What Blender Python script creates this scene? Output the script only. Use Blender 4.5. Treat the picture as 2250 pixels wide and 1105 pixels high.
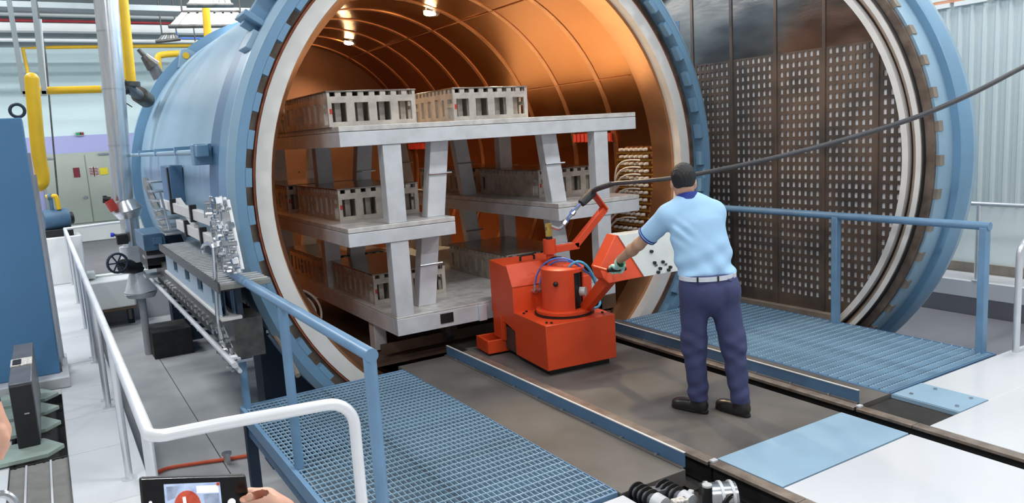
import bpy, bmesh, math, random
import numpy as np
from mathutils import Vector, Matrix, Quaternion
random.seed(7)
S = bpy.context.scene
for o in list(bpy.data.objects): bpy.data.objects.remove(o)
COL = S.collection
PI = math.pi

# ---------------------------------------------------------------- camera, light, exposure
CAM = np.array([0., 0., 2.0]); FPX = 1692.4
YAW, PITCH, ROLL = math.radians(31.024), math.radians(8.785), math.radians(-3.423)
_fw = np.array([math.sin(YAW)*math.cos(PITCH), math.cos(YAW)*math.cos(PITCH), -math.sin(PITCH)])
_r = np.array([math.cos(YAW), -math.sin(YAW), 0.]); _u = np.cross(_r, _fw)
RT = _r*math.cos(ROLL)+_u*math.sin(ROLL); UP = -_r*math.sin(ROLL)+_u*math.cos(ROLL)
cd = bpy.data.cameras.new('camera'); cam = bpy.data.objects.new('camera', cd); COL.objects.link(cam)
cd.sensor_fit = 'HORIZONTAL'; cd.sensor_width = 36; cd.lens = 36*FPX/2250; cd.clip_start = .05; cd.clip_end = 200
cam.matrix_world = Matrix(((RT[0], UP[0], -_fw[0], CAM[0]), (RT[1], UP[1], -_fw[1], CAM[1]), (RT[2], UP[2], -_fw[2], CAM[2]), (0, 0, 0, 1)))
S.camera = cam
S.view_settings.view_transform = 'Standard'; S.view_settings.look = 'None'
S.view_settings.gamma = 1; S.view_settings.use_curve_mapping = False
S.view_settings.exposure = 0.0
W = bpy.data.worlds.new('world'); S.world = W; W.use_nodes = True
W.node_tree.nodes['Background'].inputs[0].default_value = (.95, .975, 1, 1)
W.node_tree.nodes['Background'].inputs[1].default_value = .40
def area(name, loc, sx, sy, power, col=(.98, .99, 1), rot=(0, 0, 0)):
    l = bpy.data.lights.new(name, 'AREA'); l.shape = 'RECTANGLE'; l.size = sx; l.size_y = sy; l.energy = power; l.color = col
    o = bpy.data.objects.new(name, l); COL.objects.link(o); o.location = loc; o.rotation_euler = rot
    return o
LUM = [(x, y) for x in (-1.5, 3.6, 8.2) for y in (-1., 3.2, 8.2, 12.2, 15.6)]
for i, (x, y) in enumerate(LUM):
    area('hall_light', (x, y, 6.3), 1.5, .5, 130 if y < 12 else 230)

# ---------------------------------------------------------------- helpers
def lin(h):
    h = h.lstrip('#'); c = [int(h[i:i+2], 16)/255 for i in (0, 2, 4)]
    return tuple(x/12.92 if x <= .04045 else ((x+.055)/1.055)**2.4 for x in c)+(1,)
MATS = {}
def mat(name, hexc, rough=.5, metal=0., var=.12, scale=6., bump=.0, bscale=60., hex2=None, emit=None, estr=0., coat=0., stretch=None):
    m = bpy.data.materials.new(name); m.use_nodes = True; N = m.node_tree.nodes; L = m.node_tree.links; b = N['Principled BSDF']
    b.inputs['Roughness'].default_value = rough; b.inputs['Metallic'].default_value = metal
    if coat: b.inputs['Coat Weight'].default_value = coat; b.inputs['Coat Roughness'].default_value = .08
    tc = N.new('ShaderNodeTexCoord'); src = tc.outputs['Object']
    if stretch:
        mp = N.new('ShaderNodeMapping'); mp.inputs['Scale'].default_value = stretch; L.new(src, mp.inputs['Vector']); src = mp.outputs[0]
    c1 = lin(hexc); c2 = lin(hex2) if hex2 else tuple(max(0, x*(1-var*2)) for x in c1[:3])+(1,)
    nz = N.new('ShaderNodeTexNoise'); nz.inputs['Scale'].default_value = scale; nz.inputs['Detail'].default_value = 5
    L.new(src, nz.inputs['Vector'])
    rp = N.new('ShaderNodeValToRGB'); rp.color_ramp.elements[0].position = .33; rp.color_ramp.elements[1].position = .62
    rp.color_ramp.elements[0].color = c2; rp.color_ramp.elements[1].color = c1
    L.new(nz.outputs['Fac'], rp.inputs['Fac']); L.new(rp.outputs['Color'], b.inputs['Base Color'])
    rm = N.new('ShaderNodeMapRange'); rm.inputs['To Min'].default_value = max(.02, rough*.8); rm.inputs['To Max'].default_value = min(1, rough*1.2)
    L.new(nz.outputs['Fac'], rm.inputs['Value']); L.new(rm.outputs[0], b.inputs['Roughness'])
    if bump:
        n2 = N.new('ShaderNodeTexNoise'); n2.inputs['Scale'].default_value = bscale; n2.inputs['Detail'].default_value = 3; L.new(src, n2.inputs['Vector'])
        bp = N.new('ShaderNodeBump'); bp.inputs['Strength'].default_value = bump; bp.inputs['Distance'].default_value = .01
        L.new(n2.outputs['Fac'], bp.inputs['Height']); L.new(bp.outputs[0], b.inputs['Normal'])
    if emit:
        b.inputs['Emission Color'].default_value = lin(emit); b.inputs['Emission Strength'].default_value = estr
    MATS[name] = m; return m
M = MATS
mat('blue', '#6f96b4', .38, 0, .06, 2.0, .05, 30)
mat('blue_shell', '#8dabc0', .33, 0, .05, 1.2, .06, 14)
mat('blue_dark', '#54789a', .42, 0, .08, 2.5)
mat('blue_rail', '#7096b8', .35, 0, .08, 5)
mat('blue_grate', '#8fb0c6', .45, 0, .12, 9)
mat('blue_plank', '#6a8ca6', .5, 0, .14, 5)
mat('blue_plate', '#98b7cd', .4, 0, .05, 3)
mat('blue_machine', '#4f80aa', .45, 0, .05, 1.0)
mat('navy', '#26364a', .6, 0, .15, 3)
mat('seal_white', '#dcdad6', .45, 0, .04, 5)
mat('seal_grey', '#8f8478', .5, 0, .12, 8)
mat('grease', '#7a695c', .45, .2, .22, 7, hex2='#57493f')
mat('rust_edge', '#a0573a', .6, 0, .2, 15)
mat('copper', '#bc8355', .25, 1., .05, .8, .05, 1.2)
mat('copper_shaded', '#6a4630', .5, .6, .1, 2)  # darker copper: deep shade at the vessel's far end put into the colour
mat('sheet_steel', '#9a928a', .24, .95, .12, 2, .1, 9, hex2='#7f7a75', stretch=(.3, 1, 3))
mat('copper_rib', '#c59068', .35, .9, .06, 5)
mat('copper_floor', '#6e5a4a', .5, .3, .2, 3)
mat('alu', '#d3d6da', .42, .15, .07, 7, .08, 80)
mat('alu_deck', '#d8d6d2', .4, .25, .12, 12, .1, 60)
mat('cast', '#c8bfb5', .5, .35, .16, 9, .15, 50)
mat('cast_top', '#a09890', .2, .85, .1, 4)
mat('orange', '#de4a1f', .42, 0, .05, 3)
mat('black', '#1b1b1d', .5, 0, .2, 10)
mat('black_gloss', '#101014', .18, 0, .1, 6)
mat('rubber', '#3c3d40', .6, 0, .12, 20)
mat('cable', '#4a4a4e', .5, 0, .1, 30)
mat('steel', '#c9ccd0', .25, .9, .06, 10)
mat('steel_dark', '#5b5a58', .45, .6, .2, 12)
mat('chrome_rail', '#dfe2e6', .3, .55, .04, 8)
mat('white_rail', '#eef0f3', .3, .15, .03, 8)
mat('clad', '#d4d7da', .25, .85, .06, 3, .1, 8, stretch=(6, 6, 1))
mat('brass', '#d1b35c', .3, .8, .1, 12)
mat('yellow', '#e3b51f', .42, 0, .06, 4)
mat('floor_white', '#d9dbdf', .12, 0, .03, .7)
mat('walk_white', '#c8cbcf', .4, 0, .05, 1.5)
mat('track_grey', '#6c6864', .6, .1, .16, 1.8, .08, 40, hex2='#56524f')
mat('pit_grey', '#b4b6b8', .45, 0, .12, .8, hex2='#8e9094')
mat('mat_grey', '#77777a', .7, 0, .08, 2)
mat('pit_right', '#74747b', .6, 0, .07, 1.2)
mat('pit_wall', '#b9bbc0', .6, 0, .06, 2)
mat('recess_black', '#2e2c2b', .7, 0, .3, 9, .3, 40, hex2='#191818')  # near-black for recess floors, openings and what lies in them
mat('rail_steel', '#9a8c80', .4, .35, .2, 12, hex2='#7d7066')
mat('rail_web', '#2c2a29', .6, .3, .2, 10)  # rail side in shadow, painted as near-black steel
mat('wall_aqua', '#dcf2f4', .6, 0, .03, .5)
mat('wall_purple', '#b3b6e6', .6, 0, .03, .8)
mat('corrugated', '#cbd5d6', .45, 0, .03, .8)
mat('panel_white', '#dfe9e7', .5, 0, .03, .8)
mat('orange_trim', '#d99a7a', .6, 0, .1, 6)
mat('door_grey', '#b4bcb0', .5, 0, .04, 1.5)
mat('ceil_grey', '#8d979b', .7, 0, .1, .6)
mat('beam_grey', '#9aa4a6', .6, 0, .06, 2)
mat('duct_white', '#e8ebea', .5, 0, .03, 2)
mat('red_pipe', '#8a1a24', .5, 0, .08, 4)
mat('red', '#b8382c', .5, 0, .08, 8)
mat('lamp_glass', '#ffe9c8', .4, 0, 0, 5, emit='#ffd9a0', estr=110)
mat('lum_glass', '#ffffff', .4, 0, 0, 5, emit='#f4faff', estr=6)
mat('hose_white', '#d9d4cc', .5, 0, .06, 20)
mat('hose_blue', '#5a86e0', .4, 0, .08, 12)
mat('hose_cyan', '#57b4e2', .4, 0, .08, 12)
mat('perf', '#75655a', .4, .45, .14, 3, hex2='#55504c')
mat('perf_back', '#f4f6f8', .4, .3, .2, 1.3, hex2='#b4b8ba')  # near white: bright reflections seen through the holes put into the colour
mat('skin', '#c69a80', .5, 0, .05, 12)
mat('skin_near', '#e3ae95', .5, 0, .05, 30)
mat('hair', '#1c1a1b', .55, 0, .2, 60, .5, 180, stretch=(1, 1, .3))
mat('shirt', '#a9d2f3', .8, 0, .04, 5, .12, 260)
mat('navy_knit', '#23378c', .8, 0, .1, 30)
mat('trousers', '#40456c', .8, 0, .1, 5, .12, 240)
mat('shoe', '#2a2827', .32, 0, .2, 12)
mat('glove', '#c4f7e4', .8, 0, .04, 40)
mat('belt_white', '#d8dde6', .5, 0, .06, 20)
mat('panel_grey', '#cfd2d0', .4, .1, .04, 6)
mat('green_steel', '#9fb0a6', .5, .1, .08, 6)
mat('device_grey', '#6b6d72', .4, .2, .06, 6)
mat('sign_green', '#19a36a', .5, 0, .05, 5)
mat('sign_yellow', '#e9d733', .5, 0, .05, 5)
mat('sign_red', '#7a2030', .5, 0, .05, 5)
mat('paper', '#e6e4de', .6, 0, .1, 60, hex2='#9b8f86')
mat('hose_orange', '#e2603c', .5, 0, .06, 20)
mat('blue_valve', '#2a3fd0', .4, 0, .05, 10)
mat('pump_blue', '#4b6c88', .45, 0, .1, 8)
mat('mesh_grey', '#8f8f8c', .5, .3, .1, 9)

def V(*a): return np.array(a, float)
class MB:
    def __init__(s): s.v = []; s.f = []
    def add(s, vs, fs):
        n = len(s.v); s.v += [tuple(float(c) for c in p) for p in vs]; s.f += [tuple(i+n for i in f) for f in fs]; return s
    def bx(s, x0, x1, y0, y1, z0, z1, fn=None):
        vs = [V(x, y, z) for z in (z0, z1) for y in (y0, y1) for x in (x0, x1)]
        if fn: vs = [fn(p) for p in vs]
        return s.add(vs, [(0, 2, 3, 1), (4, 5, 7, 6), (0, 1, 5, 4), (2, 6, 7, 3), (0, 4, 6, 2), (1, 3, 7, 5)])
    def hexa(s, b, t):   # two quads
        return s.add(list(b)+list(t), [(3, 2, 1, 0), (4, 5, 6, 7), (0, 1, 5, 4), (1, 2, 6, 5), (2, 3, 7, 6), (3, 0, 4, 7)])
    def bar(s, p0, p1, w, h, up=(0, 0, 1)):   # rectangular bar between two points
        p0, p1 = V(*p0), V(*p1); d = p1-p0; d = d/np.linalg.norm(d); up = V(*up)
        if abs(d@up) > .99: up = V(0, 1, 0)
        a = np.cross(d, up); a /= np.linalg.norm(a); b = np.cross(a, d)
        q = [(-w/2, -h/2), (w/2, -h/2), (w/2, h/2), (-w/2, h/2)]
        return s.hexa([p0+a*x+b*y for x, y in q], [p1+a*x+b*y for x, y in q])
    def cyl(s, p0, p1, r0, r1=None, n=14):
        return s.tube([p0, p1], r0, n, r1)
    def tube(s, pts, r, n=10, r1=None, closed=False):
        pts = [V(*p) for p in pts]; k = len(pts); r1 = r if r1 is None else r1
        T = []
        for i in range(k):
            if closed: t = pts[(i+1) % k]-pts[i-1]
            else: t = pts[min(i+1, k-1)]-pts[max(i-1, 0)]
            T.append(t/np.linalg.norm(t))
        a = np.cross(T[0], V(0, 0, 1))
        if np.linalg.norm(a) < .1: a = np.cross(T[0], V(0, 1, 0))
        a /= np.linalg.norm(a); vs = []
        for i in range(k):
            a = a-T[i]*(a@T[i]); a /= np.linalg.norm(a); b = np.cross(T[i], a)
            rr = r[i] if hasattr(r, '__len__') else r+(r1-r)*i/(k-1)
            vs += [pts[i]+rr*(a*math.cos(2*PI*j/n)+b*math.sin(2*PI*j/n)) for j in range(n)]
        fs = []
        for i in range(k if closed else k-1):
            i2 = (i+1) % k
            for j in range(n):
                j2 = (j+1) % n; fs.append((i*n+j, i*n+j2, i2*n+j2, i2*n+j))
        if not closed: fs += [tuple(range(n))[::-1], tuple((k-1)*n+j for j in range(n))]
        return s.add(vs, fs)
    def lathe(s, prof, o, U, Vv, A, n=48, a0=0., a1=2*PI, closed=True):   # prof: (r,h) list
        o, U, Vv, A = V(*o), V(*U), V(*Vv), V(*A); full = abs(a1-a0-2*PI) < 1e-6; m = n if full else n+1; k = len(prof); vs = []
        for i in range(m):
            t = a0+(a1-a0)*i/n; d = U*math.cos(t)+Vv*math.sin(t)
            vs += [o+d*r+A*h for r, h in prof]
        fs = []
        for i in range(n):
            i2 = (i+1) % m
            for j in range(k if closed else k-1):
                j2 = (j+1) % k; fs.append((i*k+j, i2*k+j, i2*k+j2, i*k+j2))
        if closed and not full: fs += [tuple(range(k)), tuple((m-1)*k+j for j in range(k))[::-1]]
        return s.add(vs, fs)
    def prism(s, poly, f0, f1):   # poly 2d, f maps (x,y)->3d for both ends
        n = len(poly); a = [f0(*p) for p in poly]; b = [f1(*p) for p in poly]
        return s.add(a+b, [tuple(range(n))[::-1], tuple(range(n, 2*n))]+[(i, (i+1) % n, n+(i+1) % n, n+i) for i in range(n)])
    def ball(s, c, r, n=12, m=8, R=None):
        c = V(*c); r = V(r, r, r) if not hasattr(r, '__len__') else V(*r); vs = []; fs = []
        for i in range(m+1):
            for j in range(n):
                p = V(math.sin(PI*i/m)*math.cos(2*PI*j/n), math.sin(PI*i/m)*math.sin(2*PI*j/n), math.cos(PI*i/m))*r
                vs.append(c+(R@p if R is not None else p))
        for i in range(m):
            for j in range(n):
                fs.append((i*n+j, (i+1)*n+j, (i+1)*n+(j+1) % n, i*n+(j+1) % n))
        return s.add(vs, fs)
    def build(s, name, m, parent=None, bevel=0., ang=35, seg=2, stuff=False):
        o0 = ORG.get(parent.name, V(0, 0, 0)) if parent else V(0, 0, 0)
        me = bpy.data.meshes.new(name); me.from_pydata([tuple(V(*p)-o0) for p in s.v], [], s.f); me.update()
        b = bmesh.new(); b.from_mesh(me); bmesh.ops.remove_doubles(b, verts=b.verts, dist=1e-5); bmesh.ops.recalc_face_normals(b, faces=b.faces); b.to_mesh(me); b.free()
        me.polygons.foreach_set('use_smooth', [True]*len(me.polygons)); me.set_sharp_from_angle(angle=math.radians(ang))
        o = bpy.data.objects.new(name, me); COL.objects.link(o); me.materials.append(M[m])
        if parent: o.parent = parent; ORG[o.name] = o0
        if bevel:
            md = o.modifiers.new('bevel', 'BEVEL'); md.width = bevel; md.segments = seg; md.limit_method = 'ANGLE'; md.angle_limit = math.radians(40)
        if stuff: o['kind'] = 'stuff'
        return o
ORG = {}
def thing(name, label, cat, loc=(0, 0, 0), group=None):
    o = bpy.data.objects.new(name, None); COL.objects.link(o); o.location = loc; ORG[o.name] = V(*loc); o.empty_display_size = .1
    o['label'] = label; o['category'] = cat
    if group: o['group'] = group
    return o
def tag(o, label, cat, group=None):
    o['label'] = label; o['category'] = cat
    if group: o['group'] = group
    return o
def struct(o): o['kind'] = 'structure'; return o
def dup(o, parent=None):
    c = o.copy(); COL.objects.link(c)
    if parent: c.parent = parent
    for ch in list(o.children): dup(ch, c)
    return c
# a pixel of the photograph turned into a point on a known plane of the hall
def ray(x, y): return ((x-1125)*RT-(y-552.5)*UP+FPX*_fw)/FPX
def GZ(x, y, z=0.): d = ray(x, y); return CAM+d*((z-CAM[2])/d[2])
def GY(x, y, Y): d = ray(x, y); return CAM+d*(Y/d[1])
def GX(x, y, X): d = ray(x, y); return CAM+d*(X/d[0])
def bez(p0, p1, p2, p3, n=12):
    p0, p1, p2, p3 = map(lambda p: V(*p), (p0, p1, p2, p3))
    return [p0*(1-t)**3+3*p1*t*(1-t)**2+3*p2*t*t*(1-t)+p3*t**3 for t in np.linspace(0, 1, n)]
def spline(pts, n=6):
    P = [V(*p) for p in pts]; P = [2*P[0]-P[1]]+P+[2*P[-1]-P[-2]]; out = []
    for i in range(1, len(P)-2):
        a, b, c, d = P[i-1:i+3]
        for t in np.linspace(0, 1, n, endpoint=False):
            out.append(.5*((2*b)+(c-a)*t+(2*a-5*b+4*c-d)*t*t+(3*b-a-3*c+d)*t**3))
    return out+[P[-2]]
# implicit surfaces for organic shapes (surface nets)
def sdf_mesh(fn, lo, hi, h):
    lo, hi = V(*lo), V(*hi); n = np.ceil((hi-lo)/h).astype(int)+1
    g = np.stack(np.meshgrid(*[lo[i]+h*np.arange(n[i]) for i in range(3)], indexing='ij'), -1)
    d = fn(g.reshape(-1, 3)).reshape(n); ins = d < 0
    acc = np.zeros(tuple(n-1)+(3,)); cnt = np.zeros(tuple(n-1)); edges = []
    for ax in range(3):
        sl0 = [slice(None)]*3; sl1 = [slice(None)]*3; sl0[ax] = slice(0, -1); sl1[ax] = slice(1, None)
        a, b = d[tuple(sl0)], d[tuple(sl1)]; cr = (a < 0) != (b < 0); I = np.argwhere(cr)
        if len(I) == 0: continue
        av, bv = a[cr], b[cr]; t = av/(av-bv); p = I.astype(float); p[:, ax] += t
        o1, o2 = [x for x in range(3) if x != ax]
        for d1 in (0, -1):
            for d2 in (0, -1):
                c = I.copy(); c[:, o1] += d1; c[:, o2] += d2
                ok = np.all((c >= 0) & (c < n-1), 1); cc = c[ok]
                np.add.at(acc, tuple(cc.T), p[ok]); np.add.at(cnt, tuple(cc.T), 1)
        edges.append((ax, o1, o2, I, av < 0))
    idx = -np.ones(tuple(n-1), int); w = cnt > 0; idx[w] = np.arange(w.sum())
    vs = lo+h*(acc[w]/cnt[w][:, None]); fs = []
    for ax, o1, o2, I, neg in edges:
        ok = (I[:, o1] > 0) & (I[:, o2] > 0) & (I[:, o1] < n[o1]-1) & (I[:, o2] < n[o2]-1); I2 = I[ok]; ng = neg[ok]
        def ci(a, b):
            c = I2.copy(); c[:, o1] += a; c[:, o2] += b; return idx[tuple(c.T)]
        q = np.stack([ci(-1, -1), ci(0, -1), ci(0, 0), ci(-1, 0)], 1)
        if ax == 1: ng = ~ng
        q[~ng] = q[~ng][:, ::-1]; fs += q.tolist()
    mb = MB(); mb.v = [tuple(p) for p in vs]; mb.f = [tuple(f) for f in fs]; return mb
def smin(a, b, k): hh = np.clip(.5+.5*(b-a)/k, 0, 1); return b*(1-hh)+a*hh-k*hh*(1-hh)
def cone(p, a, b, ra, rb, sq=None):
    a, b = V(*a), V(*b); ab = b-a; t = np.clip(((p-a)@ab)/(ab@ab), 0, 1); q = p-a-t[:, None]*ab
    return np.linalg.norm(q, axis=1)-(ra+(rb-ra)*t)
def ell(p, c, r, Rm=None):
    q = p-V(*c)
    if Rm is not None: q = q@Rm
    r = V(*r); k = np.linalg.norm(q/r, axis=1); k2 = np.linalg.norm(q/(r*r), axis=1)
    return np.where(k2 > 1e-9, k*(k-1)/np.maximum(k2, 1e-9), -r.min())
def sunion(ds, k):
    o = ds[0]
    for d in ds[1:]: o = smin(o, d, k)
    return o
def rz(a): c, s = math.cos(a), math.sin(a); return np.array([[c, -s, 0], [s, c, 0], [0, 0, 1.]])
def rx(a): c, s = math.cos(a), math.sin(a); return np.array([[1, 0, 0], [0, c, -s], [0, s, c]])
def ry(a): c, s = math.cos(a), math.sin(a); return np.array([[c, 0, s], [0, 1, 0], [-s, 0, c]])

# ---------------------------------------------------------------- the hall
PZ = -1.3                      # bottom of the pit under the vessel
PL = -.85                      # pit floor at the left
fl = struct(MB().bx(.34, 2.5, -2, 3.13, -.2, 0).bx(-6, -.05, 8.9, 22, -.2, 0).bx(-6, -.42, -2, 8.9, -.2, 0).bx(-.42, .34, -2, 4.9, -.2, 0)
    .bx(3.23, 4.41, -2, 2.655, -.2, 0).bx(4.62, 9.4, -2, 2.655, -.2, 0).bx(5.33, 9.4, 2.655, 3.13, -.2, 0).build('floor', 'floor_white', bevel=.004))
MB().bx(2.5, 3.045, -2, 2.15, -.2, 0).build('floor_panel', 'floor_white', fl, .004)
ys = [4.9, 5.9, 6.75, 7.6, 8.6, 9.9, 11.2, 12.6, 14.2]
for i in range(len(ys)-1):     # white paving slabs along the pit edge
    MB().bx(-.05 if ys[i] > 7.7 else -.08, .335, ys[i]+.006, ys[i+1]-.006, -.2, 0).build('paving_slab', 'walk_white', fl, .005)
struct(MB().bx(-.1, .34, 14.2, 14.8, -.2, 0).bx(-.1, 9.4, 14.8, 14.95, -.25, .0).build('trim_1', 'duct_white', bevel=.01))
struct(MB().bx(-6, 12, 14.95, 22, -.4, -.012).build('floor_rear', 'mat_grey'))
struct(MB().bx(.34, 8.97, 3.0, 14.8, PZ-.1, PZ).build('floor_pit', 'pit_grey'))
struct(MB().bx(.342, 2.4, 3.13, 14.79, PZ+.002, PL).build('floor_pit_left', 'pit_grey'))
struct(MB().bx(.3, .338, 3.13, 14.8, PZ, -.2).build('wall_pit_left', 'pit_wall'))
struct(MB().bx(.34, 2.5, 3.0, 3.12, PZ, -.2).bx(5.33, 8.97, 3.0, 3.12, PZ, -.2).build('wall_pit_front', 'pit_wall'))
struct(MB().bx(.34, 8.97, 14.8, 14.9, PZ, -.25).build('wall_pit_rear', 'pit_wall'))
struct(MB().bx(8.972, 9.0, 3.13, 14.8, PZ, -.2).build('wall_pit_right', 'pit_right'))
struct(MB().bx(6.55, 8.96, 3.13, 14.8, PZ, PZ+.9).build('floor_pit_right', 'pit_right'))
struct(MB().bx(8.97, 9.4, 3.13, 14.8, -.2, 0).build('trim_2', 'floor_white', bevel=.01))
# pit floor seams: grooves cut as thin dark expansion strips
struct(MB().bx(.342, 1.1, 6.0, 6.01, PL, PL+.002).bx(1.1, 1.108, 6.0, 13, PL, PL+.002).build('trim_3', 'steel_dark'))
# rear wall
wb = struct(MB().bx(-8, 12, 21.75, 21.95, 0, 6.6).build('wall_back', 'wall_aqua'))
struct(MB().bx(-8, 12, 21.735, 21.75, 1.95, 2.55).build('trim_4', 'wall_purple'))
struct(MB().bx(-8, .06, 21.72, 21.75, 0, 2.0).build('trim_5', 'wall_purple'))
struct(MB().bx(-8, 12, 21.2, 21.7, -.01, .4).build('baseboard_back', 'duct_white', bevel=.02))
# right wall with folded cladding sheets
wr = struct(MB().bx(9.46, 9.6, -4, 22, 0, 6.6).build('wall_right', 'panel_white'))
y = -1.0; k = 0
while y < 14:
    mb = MB(); w = .42
    prof = [(q_+a_, b_) for q_ in (0, .14, .28) for a_, b_ in ((0, 0), (.012, .026), (.04, .026), (.055, 0), (.095, 0), (.1, .005), (.105, 0))]+[(w, 0)]
    vs = []; fs = []
    for j, (a, b) in enumerate(prof):
        for z in (.82, 3.2): vs.append((9.455-b, y+a, z))
    for j in range(len(prof)-1): fs.append((2*j, 2*j+1, 2*j+3, 2*j+2))
    mb.add(vs, fs); mb.bx(9.456, 9.46, y, y+w, .82, 3.2)
    mb.build('cladding_sheet', 'corrugated', wr, ang=25); y += w
MB().bx(9.42, 9.46, -2, 14, 3.2, 3.235).build('edge_strip', 'orange_trim', wr)
y = -1.
while y < 13:
    MB().bx(9.4, 9.46, y, y+.36, 3.15, 3.2).build('edge_clip', 'duct_white', wr); y += .42
MB().bx(9.44, 9.46, -2, 14, 3.24, 4.6).build('upper_panel', 'panel_white', wr)
struct(MB().bx(9.43, 9.46, -2, 14.8, .0, .12).build('baseboard_right', 'seal_grey'))
struct(MB().bx(-8, 12, -4, 22, 6.5, 6.6).build('ceiling', 'ceil_grey'))

# double door in the rear wall
d1 = struct(MB().bx(.06, 1.95, 21.66, 21.74, .4, 2.13).build('door_1', 'door_grey', bevel=.01))
for a, b in ((.1, .99), (1.01, 1.9)):
    MB().bx(a, b, 21.63, 21.66, .42, 2.08).build('door_leaf', 'door_grey', d1, .008)
MB().bx(.85, .95, 21.59, 21.63, 1.02, 1.06).cyl((.9, 21.6, 1.0), (.9, 21.6, 1.08), .012).build('door_handle', 'steel', d1)
MB().bx(.1, .36, 21.58, 21.63, 2.02, 2.06).build('door_closer', 'steel', d1)
MB().bx(1.3, 1.56, 21.58, 21.63, 2.05, 2.09).build('door_closer', 'steel', d1)
for nm, px, mt in (('notice_sheet', (163, 368, 174, 390), 'sign_red'), ('notice_sheet', (197, 366, 206, 388), 'paper'), ('notice_sheet', (207, 366, 216, 388), 'paper'), ('warning_sign', (220, 368, 236, 384), 'sign_yellow')):
    a = GY(px[0], px[3], 21.62); b = GY(px[2], px[1], 21.62)
    o = MB().bx(a[0], b[0], 21.615, 21.628, a[2], b[2]).build(nm, mt)
    tag(o, {'sign_red': 'small dark red printed notice taped to the left grey door leaf', 'sign_yellow': 'bright yellow warning sign on the grey double door',
        'paper': 'white printed notice on the grey door, '+('left' if px[0] < 200 else 'right')+' one of the pair beside the yellow sign'}[mt], 'sign')
    if mt == 'paper':
        for j in range(5):
            zz = a[2]+(b[2]-a[2])*(.15+.16*j); MB().bx(a[0]+.012, b[0]-.012, 21.611, 21.616, zz, zz+.018).build('text_line', 'sign_red', o)
a = GY(167, 299, 21.7); b = GY(184, 289, 21.7)
ex = thing('exit_sign', 'small green and dark red exit sign box high on the pale rear wall', 'sign', ((a[0]+b[0])/2, 21.7, a[2]))
MB().bx(a[0], b[0], 21.66, 21.75, a[2], b[2]).build('housing', 'paper', ex, .01)
MB().bx(a[0]+.01, a[0]+.1, 21.65, 21.665, a[2]+.02, b[2]-.02).build('green_panel', 'sign_green', ex)
MB().bx(b[0]-.09, b[0]-.01, 21.65, 21.665, a[2]+.02, b[2]-.02).build('red_panel', 'sign_red', ex)
MB().bx(a[0]+.1, b[0]-.09, 21.652, 21.665, a[2]+.05, b[2]-.04).build('arrow_panel', 'duct_white', ex)

# ---------------------------------------------------------------- autoclave vessel
XC, ZC, Y0 = 3.79, 1.54, 6.30
UX, UZ, AY = V(1, 0, 0), V(0, 0, 1), V(0, 1, 0)
ves = thing('autoclave', 'huge light blue cylindrical autoclave vessel standing open with copper coloured inside', 'autoclave', (XC, 7, PZ))
def ring(name, prof, m, n=128, parent=None, a0=0., a1=2*PI, ang=35):
    return MB().lathe(prof, (XC, 0, ZC), UX, UZ, AY, n, a0, a1).build(name, m, parent or ves, ang=ang)
ring('locking_ring', [(2.45, 6.16), (2.525, 6.16), (2.575, 6.20), (2.575, 6.55), (2.54, 6.56), (2.46, 6.56), (2.45, 6.36)], 'blue')
ring('locking_ring_edge', [(2.526, 6.157), (2.578, 6.197), (2.579, 6.24), (2.528, 6.19)], 'blue_shell')
ring('flange', [(2.40, 6.5), (2.545, 6.5), (2.545, 7.1), (2.40, 7.1)], 'blue_dark')
ring('flange_face', [(2.34, 6.325), (2.452, 6.325), (2.452, 6.5), (2.34, 6.5)], 'grease')
ring('gasket', [(2.343, 6.295), (2.362, 6.29), (2.37, 6.33), (2.343, 6.34)], 'rust_edge')
ring('seal_ring', [(2.222, 6.285), (2.345, 6.285), (2.345, 6.42), (2.222, 6.55)], 'seal_white')
ring('seal_lip', [(2.222, 6.4), (2.222, 6.64), (2.125, 6.64), (2.125, 6.56), (2.19, 6.4)], 'copper_rib')
ring('shell', [(2.36, 7.0), (2.455, 7.0), (2.455, 14.0), (2.36, 14.0)], 'blue_shell', n=192)
ring('stiffening_ring', [(2.42, 13.2), (2.585, 13.2), (2.585, 13.36), (2.42, 13.36)], 'blue')
MB().lathe([(2.47, 14), (2.35, 14.35), (1.9, 14.75), (1.1, 15.05), (.02, 15.15), (.02, 15.1), (1.1, 15.0), (1.85, 14.7), (2.3, 14.3), (2.38, 14)], (XC, 0, ZC), UX, UZ, AY, 64).build('dished_end', 'blue_shell', ves)
# teeth of the locking ring
NT = 52; step = 2*PI/NT
tm = None
for i in range(NT):
    c = math.radians(167.55)+i*step
    if tm is None:
        mb = MB(); vs = []
        for yy in (6.16, 6.24):
            for r in (2.402, 2.452):
                for t in (-.25, -.1, .1, .25): vs.append((r*math.cos(t*step), yy, r*math.sin(t*step)))
        q = [(0, 1, 5, 4), (1, 2, 6, 5), (2, 3, 7, 6)]
        fs = [tuple(x for x in f) for f in q]+[tuple(x+8 for x in f)[::-1] for f in q]
        fs += [(j+1, j, j+8, j+9) for j in range(3)]+[(4, 0, 8, 12)[::-1], (3, 7, 15, 11)]
        mb.add(vs, fs); o = mb.build('ring_tooth', 'blue', None); tm = o
        o.parent = ves
    else:
        o = tm.copy(); COL.objects.link(o)
    o.location = (0, -7, ZC-PZ); o.rotation_euler = (0, -c, 0)
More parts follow.
